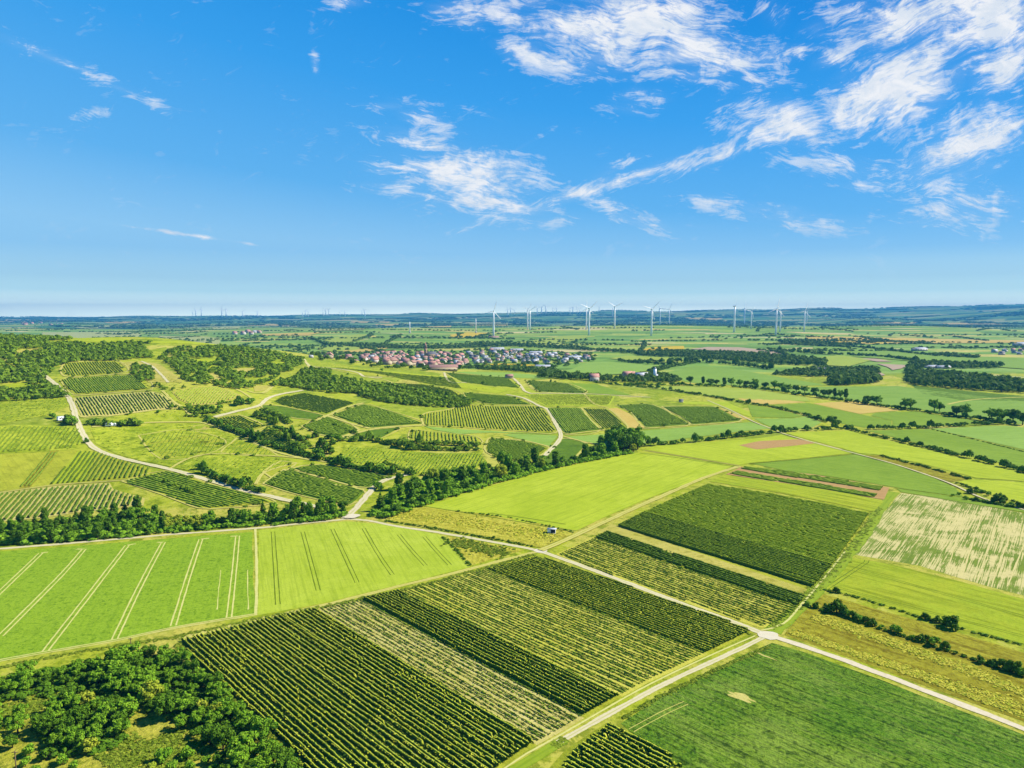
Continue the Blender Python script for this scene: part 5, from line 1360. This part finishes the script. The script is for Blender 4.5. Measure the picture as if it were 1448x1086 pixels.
# field hut by the lime field
x_, y_ = P(780, 754)
hut = link('field_hut', None, None, (x_, y_, Hs(x_, y_)), -.15, .85)
tag(hut, 'small white trailer hut with dark open side at the corner of the rough meadow', 'hut')
g = Geo(); g.box((0, .9, 1.35), (4.2, .16, 2.1)); g.box((-2.1, 0, 1.35), (.16, 1.96, 2.1)); g.box((2.1, 0, 1.35), (.16, 1.96, 2.1)); g.box((0, 0, .35), (4.4, 2.1, .16)); g.box((-1.2, -.95, 1.35), (1.6, .16, 2.1)); link('wall', g.mesh('wall', WHITE), hut)
g = Geo(); g.box((.2, 0, 2.52), (5.0, 2.6, .18)); link('roof', g.mesh('roof', ROOFL), hut)
g = Geo(); g.box((1.0, -.80, 1.35), (2.2, .08, 1.9)); link('opening_shade', g.mesh('opening_shade', DARK), hut)  # dark panel stands in for the shade inside the open side
for s in (-1, 1):
    g = Geo(); g.tube([(.3, s * .9 - .1, .35), (.3, s * .9 + .1, .35)], [.35, .35], 14); link('wheel', g.mesh('wheel', TYRE), hut)

def caravan(px, py, rz, label, s=1.0):
    x, y = P(px, py, 1000)
    o = link('caravan', None, None, (x, y, Hs(x, y) + .05), rz, s); tag(o, label, 'caravan')
    bm = bmesh.new()
    prof = [(-2.4, .5), (2.2, .5), (2.5, 1.2), (2.2, 2.3), (1.7, 2.6), (-2.1, 2.6), (-2.5, 2.1), (-2.55, .9)]
    a = [bm.verts.new((p[0], -1.05, p[1])) for p in prof]; b = [bm.verts.new((p[0], 1.05, p[1])) for p in prof]
    bm.faces.new(a); bm.faces.new(b[::-1])
    for k in range(len(prof)): bm.faces.new([a[k], b[k], b[(k + 1) % len(prof)], a[(k + 1) % len(prof)]])
    bmesh.ops.recalc_face_normals(bm, faces=bm.faces[:])
    me = bpy.data.meshes.new('body'); bm.to_mesh(me); bm.free(); me.materials.append(WHITE); link('body', me, o)
    g = Geo()
    for sy in (-1, 1): g.box((-1.0, sy * 1.06, 1.75), (1.3, .06, .65)); g.box((1.2, sy * 1.06, 1.75), (.9, .06, .65))
    link('window', g.mesh('window', GLASS), o)
    for sy in (-1, 1):
        g = Geo(); g.tube([(0, sy * .95 - .1, .33), (0, sy * .95 + .1, .33)], [.33, .33], 12); link('wheel', g.mesh('wheel', TYRE), o)
    g = Geo(); g.tube([(2.4, 0, .5), (3.6, 0, .45)], [.06, .06], 6); link('drawbar', g.mesh('drawbar', DARK), o)
caravan(88, 595, .9, 'white caravan parked beside a dark bush above the road bend', 1.25)
caravan(154, 603, .1, 'longer white caravan in front of the row of bushes')
caravan(160.5, 602.5, .2, 'smaller white caravan just behind the longer one', .8)

# wooden poles
for (px, py, h_, lb) in ((185.5, 921, 4.2, 'weathered wooden pole at the edge of the near wood'), (23, 1092, 5.0, 'pale wooden pole with crossarm in the dry clearing')):
    x, y = P(px, py)
    o = link('wooden_pole', None, None, (x, y, Hs(x, y))); tag(o, lb, 'pole')
    g = Geo(); g.tube([(0, 0, -.4), (0, 0, h_)], [.14, .10], 8); link('post', g.mesh('post', WOOD), o)
    g = Geo(); g.box((0, 0, h_ - .35), (1.5, .12, .12)); link('crossarm', g.mesh('crossarm', WOOD), o)

# ---------------------------------------------------------------- wind turbines
g = Geo(); g.tube([(0, 0, -3), (0, 0, .3), (0, 0, .65), (0, 0, 1.0)][0:1] + [(0, 0, 30), (0, 0, 65), (0, 0, 99)], [3.9, 3.4, 3.0, 2.4], 14); TW = g.mesh('tower', WHITE, True)
g = Geo()
sec = [(-2.6, 1.6), (-1.8, 2.5), (5.5, 2.6), (7.2, 1.8)]
V = []
for (yy_, r_) in sec:
    for k in range(8):
        q = (k + .5) / 8 * 6.283
        V.append([r_ * math.cos(q) * 1.05, yy_, 100.4 + r_ * math.sin(q)])
Q = [[i_ * 8 + k, i_ * 8 + (k + 1) % 8, (i_ + 1) * 8 + (k + 1) % 8, (i_ + 1) * 8 + k] for i_ in range(3) for k in range(8)]
g.add(V, Q); g.add(V[:8] + [[0, -2.8, 100.4]], None, [[8, (k + 1) % 8, k] for k in range(8)]); g.add(V[24:] + [[0, 6.4, 100.4]], None, [[8, k, (k + 1) % 8] for k in range(8)])
NAC = g.mesh('nacelle', WHITE, True)
g = Geo(); g.tube([(0, 1.4, 0), (0, .3, 0), (0, -1.2, 0), (0, -2.0, 0)], [2.0, 2.3, 1.7, .5], 12); HUB = g.mesh('hub', WHITE, True)
g = Geo()
st_ = [(1.0, .9, .9, 0), (4, 1.2, .7, .15), (9, 2.0, .45, .3), (20, 1.5, .3, .2), (32, 1.0, .2, .1), (42, .45, .1, .05)]
V = []
for (r_, c_, th_, tw_) in st_:
    for (u_, v_) in ((-.45, 0), (.1, .6), (1.0, .2), (1.0, -.2), (.1, -.6)):
        x_, y_ = u_ * c_, v_ * th_
        V.append([x_ * math.cos(tw_) - y_ * math.sin(tw_), x_ * math.sin(tw_) + y_ * math.cos(tw_), r_])
Q = [[i_ * 5 + k, i_ * 5 + (k + 1) % 5, (i_ + 1) * 5 + (k + 1) % 5, (i_ + 1) * 5 + k] for i_ in range(5) for k in range(5)]
g.add(V, Q); BLADE = g.mesh('blade', WHITE, True)
WT = {}
def turbine(px, base, hub, yaw, phase, label, group, ymax=16000, dist=None, blades=True, thick=1.0):
    if dist:
        d = ray(px, base); k = dist / d[1]; x, y = d[0] * k, dist
    else: x, y = P(px, base, ymax)
    # height from the drawing: hub above base
    dh = ray(px, hub); zh = CAMZ + dh[2] * y / dh[1]
    z0 = Hs(x, y); s = max(.6, (zh - z0) / 100.4)
    if 'p' not in WT:
        o = link('wind_turbine', None)
        a = link('tower', TW, o); b = link('nacelle', NAC, o)
        h_ = link('hub', HUB, o, (0, -4.0, 100.4))
        bl = [link('blade', BLADE, h_) for _ in range(3)]
        WT['p'] = (o, a, b, h_, bl)
    else:
        po, pa, pb, ph, pbl = WT['p']
        o = po.copy(); COL.objects.link(o)
        for q in (pa, pb):
            c = q.copy(); COL.objects.link(c); c.parent = o
        h_ = ph.copy(); COL.objects.link(h_); h_.parent = o
        bl = []
        for q in pbl:
            c = q.copy(); COL.objects.link(c); c.parent = h_; bl.append(c)
    for k, c in enumerate(bl): c.rotation_euler = (0, phase + k * 2 * math.pi / 3, 0)
    o.location = (x, y, z0); o.rotation_euler = (0, 0, yaw); o.scale = (s * thick, s * thick, s)
    return tag(o, label, 'wind turbine', group)
NT_ = [(698, 478, 440, .1, .3, 'white wind turbine standing alone beside the low farm shed'),
 (746, 466, 439, .3, .5, 'white wind turbine, farther one of the close pair past the lone turbine'),
 (749.5, 467, 439, -.2, 1.0, 'white wind turbine, nearer one of the close pair past the lone turbine'),
 (829, 466, 437, .2, 0, 'white wind turbine in the tight pair on the middle of the ridge, shorter of both'),
 (832.7, 474, 436, .4, .9, 'white wind turbine in the tight pair on the middle of the ridge, reaching lowest'),
 (869, 465, 433.5, .2, 1.1, 'tall white wind turbine with raised blade between the tight pair and the big turbine'),
 (866, 450, 436, .9, .2, 'small distant wind turbine seen just beside the tall one with raised blade'),
 (921, 475, 437, .3, .8, 'largest white wind turbine, standing over a brown field patch on the ridge'),
 (933, 460, 436, .1, 1.6, 'slim wind turbine behind the ridge next to the largest turbine'),
 (946, 460, 437, -.1, .4, 'slim wind turbine behind the ridge, second after the largest turbine'),
 (1038, 470, 433, 1.2, 0, 'tall white wind turbine seen edge-on, alone in the middle of the right-hand group'),
 (1052.5, 459, 436, .2, .1, 'slender pale wind turbine just past the edge-on turbine'),
 (1062, 465, 440.5, .5, .7, 'white wind turbine with rotor turned aside, after the slender pale one'),
 (1097, 475, 437, .3, .2, 'white wind turbine over the dark tree group, nearer of two crossing towers'),
 (1103, 469, 440, -.2, 1.5, 'white wind turbine just behind the turbine over the dark tree group'),
 (1137, 469, 440, .1, .3, 'white wind turbine at the right end of the wind farm'),
 (1141, 456, 440, .8, 1.2, 'short distant wind turbine leaning into view behind the last turbine')]
for (px, b_, h_, yw, phs, lb) in NT_:
    turbine(px, b_, h_, yw, phs, lb, 'wind turbines of the ridge')
FT = [(273, 6), (277, 9), (285, 9), (314, 10), (320, 9), (343, 6), (364, 6), (428, 5), (432, 7), (436, 6), (457, 8), (461, 9), (465, 8), (481, 6), (488, 7), (512, 6), (516, 8), (718, 9), (722, 8), (727, 7), (760, 9), (766, 10), (772, 10), (782, 7), (787, 8), (806, 8), (810, 8), (816, 8), (820, 8), (847, 7)]
for (px, hh) in FT:
    t = (px - 724) / F
    d = rnd.uniform(11500, 13500)
    z0 = Hs(t * d, d)
    ybase = 446 + (CAMZ - z0) / d * F
    yb = min(ybase, 447.5)
    turbine(px, yb, yb - hh - 1.2, rnd.uniform(-.5, .5), rnd.uniform(0, 2), 'tiny pale wind turbine on the hazy horizon' + (' beyond the left hill' if px < 420 else (' over the town' if px < 600 else ' behind the ridge')), 'wind turbines on the horizon', dist=d, thick=1.7)
for (px, b_, t_, lb) in ((579.6, 471, 455, 'bare white mast with a square base on the far slope over the church'), (673, 471, 450.5, 'bare white mast without blades near the lone turbine')):
    x, y = P(px, b_, 9000)
    dh = ray(px, t_); zh = CAMZ + dh[2] * y / dh[1]; z0 = Hs(x, y)
    o = link('mast', None, None, (x, y, z0)); tag(o, lb, 'mast')
    g = Geo(); g.tube([(0, 0, -2), (0, 0, (zh - z0) * .6), (0, 0, zh - z0)], [2.4, 1.9, 1.5], 12); link('pole', g.mesh('pole', WHITE, True), o)
    g = Geo(); g.box((0, 0, 3), (9, 9, 7)); link('base', g.mesh('base', WALLW), o)

# ---------------------------------------------------------------- haze
m, nt = new_mat('clear_summer_haze')
pv = nt.n('ShaderNodeVolumePrincipled')
pv.inputs['Color'].default_value = (.045, .31, .66, 1); pv.inputs['Density'].default_value = 7.2e-5
pv.inputs['Anisotropy'].default_value = .0
o_ = nt.n('ShaderNodeOutputMaterial'); nt.L.new(pv.outputs[0], o_.inputs['Volume'])
g = Geo()
z0, z1 = ZMIN - 1.0, max(ZMAX, 300) + 10
g.box((0, (YFAR + 60 - 200) / 2, (z0 + z1) / 2), (2 * XFAR + 60, YFAR + 60 + 200, z1 - z0))
tag(link('haze', g.mesh('haze', m)), 'thin blue summer haze over the whole valley', 'haze', kind='stuff')

# ---------------------------------------------------------------- camera
cam = bpy.data.cameras.new('camera'); co = bpy.data.objects.new('camera', cam); COL.objects.link(co)
cam.sensor_width = 36; cam.lens = F / 1448 * 36; cam.clip_start = 1; cam.clip_end = 80000
co.location = (0, 0, CAMZ); co.rotation_euler = (math.pi / 2 - PITCH, 0, 0)
scene.camera = co

# ---------------------------------------------------------------- light and sky
SUN_AZ = R(78)        # measured from +Y towards +X
SUN_EL = R(41)
sun = bpy.data.lights.new('sun', 'SUN'); sun.energy = 4.2; sun.angle = R(.5); sun.color = (1, .95, .85)
so = bpy.data.objects.new('sun', sun); COL.objects.link(so)
dv = Vector((math.sin(SUN_AZ) * math.cos(SUN_EL), math.cos(SUN_AZ) * math.cos(SUN_EL), math.sin(SUN_EL)))
so.rotation_euler = dv.to_track_quat('Z', 'Y').to_euler()

w = bpy.data.worlds.new('World'); scene.world = w; w.use_nodes = True
t = w.node_tree; t.nodes.clear(); nt = NT(t)
sky = nt.n('ShaderNodeTexSky', sky_type='NISHITA'); sky.sun_disc = False
sky.sun_elevation = SUN_EL; sky.sun_rotation = SUN_AZ; sky.altitude = 200; sky.air_density = 1.0; sky.dust_density = .3; sky.ozone_density = 4.0
hs = nt.n('ShaderNodeHueSaturation'); hs.inputs['Saturation'].default_value = 1.25; hs.inputs['Value'].default_value = 1.0
nt.L.new(sky.outputs[0], hs.inputs['Color'])
EXPO = 1.12
d = nt.n('ShaderNodeTexCoord').outputs['Generated']
sx = nt.n('ShaderNodeSeparateXYZ'); nt.L.new(d, sx.inputs[0])
yc = nt.math('MAXIMUM', sx.outputs[1], .05)
u = nt.math('DIVIDE', sx.outputs[0], yc); v = nt.math('DIVIDE', sx.outputs[2], yc)
uvn = nt.n('ShaderNodeCombineXYZ'); nt.L.new(u, uvn.inputs[0]); nt.L.new(v, uvn.inputs[1])
uv = uvn.outputs[0]
def dirc(px, py):
    q = ray(px, py); return (q[0] / q[1], q[2] / q[1])
BL_A = [  # x, y, rx, ry, angle, weight   (streaks falling to the right or level)
 (660, 18, 75, 26, -14, .62), (830, 45, 160, 44, -13, 1.0), (905, 20, 120, 45, -5, 1.05), (965, 78, 105, 30, -4, 1.05), (770, 82, 95, 20, -15, .72),
 (905, 142, 52, 20, 5, .68), (1050, 85, 80, 26, 4, .72), (1060, 114, 70, 16, 2, .6), (650, 250, 120, 38, -6, 1.05), (600, 206, 80, 18, -13, .78), (568, 266, 70, 10, -2, .85),
 (690, 286, 95, 20, -8, .85), (600, 168, 70, 20, -25, .56), (560, 149, 70, 8, 0, .58), (690, 165, 60, 4, -17, .42), (882, 300, 80, 13, -20, .75), (780, 312, 60, 9, 5, .5),
 (1200, 236, 100, 18, -5, .66), (1140, 241, 30, 8, -20, .6), (1225, 263, 70, 9, 0, .5), (1110, 305, 105, 17, -8, .66), (1360, 292, 115, 34, 4, .66), (1010, 286, 48, 12, -4, .66), (985, 320, 50, 5, 0, .4),
 (60, 76, 120, 12, -22, .5), (150, 113, 110, 11, -24, .48), (218, 146, 42, 13, -30, .52), (125, 161, 50, 7, 10, .48), (265, 332, 120, 2.8, -8, .7), (115, 100, 170, 7, -23, .62), (495, 4, 50, 12, 0, .5), (445, 88, 8, 18, 5, .66), (640, 215, 60, 7, -12, .5)]
BL_B = [  # streaks rising to the right
 (1265, 124, 100, 46, 24, 1.3), (1290, 25, 120, 42, 5, 1.05), (1405, 22, 95, 55, 5, 1.15), (1425, 92, 60, 36, 24, .95), (1105, 178, 95, 38, -14, .8), (1020, 219, 110, 11, 20, .72), (1372, 202, 100, 44, 26, 1.0),
 (1432, 182, 50, 20, 18, .85), (1115, 74, 50, 12, 8, .7), (1150, 42, 34, 16, 10, .58), (1095, 22, 28, 34, 40, .5), (1182, 80, 40, 16, 20, .76), (860, 260, 205, 10, 17, .85), (870, 236, 60, 12, 20, .5), (580, 290, 70, 2.2, 18, .45), (730, 212, 70, 5, 28, .4)]
def blobs(lst):
    cur = None
    for (x, y, rx, ry, an, wt) in lst:
        c = dirc(x, y)
        mp = nt.mapping(uv, loc=(c[0], c[1], 0), rot=(0, 0, R(an)), sc=(rx * 1.55 / F, ry * 1.75 / F, 1), typ='TEXTURE')
        gr = nt.n('ShaderNodeTexGradient', gradient_type='SPHERICAL'); nt.L.new(mp, gr.inputs[0])
        b = nt.math('MULTIPLY', gr.outputs[1], wt * 1.25)
        cur = b if cur is None else nt.math('SMOOTH_MAX', cur, b, .08)
    return nt.math('MULTIPLY', cur, nt.ramp(sx.outputs[1], .05, .12))
def cloud(lst, ang, seed):
    M = blobs(lst)
    q = nt.mapping(uv, rot=(0, 0, R(-ang)))
    wrp = nt.n('ShaderNodeTexNoise'); nt.L.new(uv, wrp.inputs['Vector']); wrp.inputs['Scale'].default_value = 9; wrp.inputs['Detail'].default_value = 3
    wv = nt.n('ShaderNodeVectorMath', operation='MULTIPLY_ADD'); nt.L.new(wrp.outputs['Color'], wv.inputs[0]); wv.inputs[1].default_value = (.05, .05, 0); nt.L.new(q, wv.inputs[2])
    q = wv.outputs[0]
    n1 = nt.noise(nt.mapping(q, loc=(seed, 0, 0), sc=(9, 34, 1)), 1.0, 9, .62, .9)
    n2 = nt.noise(nt.mapping(q, loc=(seed + 4, 2, 0), sc=(30, 120, 1)), 1.0, 6, .65, 1.4)
    n3 = nt.noise(nt.mapping(uv, loc=(seed + 8, 2, 0)), 22.0, 8, .62, .6)
    n = nt.math('ADD', nt.math('ADD', nt.math('MULTIPLY', n1, .44), nt.math('MULTIPLY', n2, .24)), nt.math('MULTIPLY', n3, .32))
    fb = nt.noise(nt.mapping(q, loc=(seed + 9, 5, 0), sc=(26, 260, 1)), 1.0, 4, .7, .8)
    n = nt.math('ADD', nt.math('MULTIPLY', n, .88), nt.math('MULTIPLY', fb, .12))
    n = nt.ramp(n, .39, .61)
    dn = nt.math('SUBTRACT', M, nt.math('MULTIPLY', nt.math('SUBTRACT', 1.0, n), .96))
    core = nt.math('POWER', nt.n('ShaderNodeMapRange', i_0=dn, i_1=-.04, i_2=.70).outputs[0], 1.2)
    veil = nt.math('MULTIPLY', nt.ramp(M, .25, 1.2), nt.ramp(n1, .36, .66, .05, .42))
    return nt.math('MAXIMUM', core, veil)
ca_ = cloud(BL_A, -8, 3.0); cb_ = cloud(BL_B, 22, 11.0)
cl = nt.math('SUBTRACT', 1.0, nt.math('MULTIPLY', nt.math('SUBTRACT', 1.0, ca_), nt.math('SUBTRACT', 1.0, cb_)))
cl = nt.math('MULTIPLY', cl, .94)
SKYS = .1
CLOUDV = .95 / 2 ** EXPO
def skyc(r, g, b):
    return tuple(lin(c) / 2 ** EXPO / SKYS for c in (r, g, b)) + (1,)
hz = nt.math('SQRT', nt.math('MAXIMUM', nt.math('SUBTRACT', 1.0, nt.math('MULTIPLY', sx.outputs[2], sx.outputs[2])), .01))
vv_ = nt.math('MULTIPLY', nt.math('DIVIDE', sx.outputs[2], hz), nt.math('ADD', 1.0, nt.math('MULTIPLY', sx.outputs[0], .5)))
g_ = skyc(150, 185, 215)
def skyl(r, g, b): return tuple(c / 2 ** EXPO / SKYS for c in (r, g, b)) + (1,)
vt_ = nt.math('DIVIDE', sx.outputs[2], hz)
for q_, lo, hi, c in ((0, -.04, -.012, skyl(2.5, 2.7, 1.95)), (0, .0, .01, skyl(1.95, 2.12, 1.62)), (0, .01, .019, skyl(1.22, 1.46, 1.25)), (0, .019, .031, skyl(.66, .98, 1.01)), (0, .031, .048, skyl(.45, .74, .89)), (0, .048, .085, skyc(146, 203, 243)),
                     (1, .085, .155, skyc(95, 179, 240)), (1, .155, .285, skyc(53, 160, 237)), (1, .285, .42, skyc(14, 140, 226)), (1, .42, .6, skyc(0, 112, 208)), (1, .6, 1.6, skyc(0, 84, 180))):
    g_ = nt.mix(nt.n('ShaderNodeMapRange', i_0=vv_ if q_ else vt_, i_1=lo, i_2=hi).outputs[0], g_, c)
skycol = nt.mix(.92, hs.outputs[0], g_)
cn = nt.ramp(nt.noise(nt.mapping(uv, sc=(16, 30, 1)), 1.0, 8, .65, .8), .38, .62)
cwhite = nt.mix(cn, (CLOUDV / SKYS * .80, CLOUDV / SKYS * .87, CLOUDV / SKYS * .95, 1), (CLOUDV / SKYS * 1.02,) * 3 + (1,))
col = nt.mix(cl, skycol, cwhite)
bg = nt.n('ShaderNodeBackground'); nt.L.new(col, bg.inputs[0]); bg.inputs[1].default_value = SKYS
wo = nt.n('ShaderNodeOutputWorld'); nt.L.new(bg.outputs[0], wo.inputs[0])

vs = scene.view_settings
vs.view_transform = 'Standard'; vs.look = 'None'; vs.exposure = EXPO; vs.gamma = 1; vs.use_curve_mapping = False
scene.cycles.max_bounces = 6; scene.cycles.diffuse_bounces = 2; scene.cycles.glossy_bounces = 1; scene.cycles.transmission_bounces = 3; scene.cycles.volume_bounces = 0; scene.cycles.transparent_max_bounces = 4
print('trees', N_TREES[0], 'rows', N_ROWS[0])
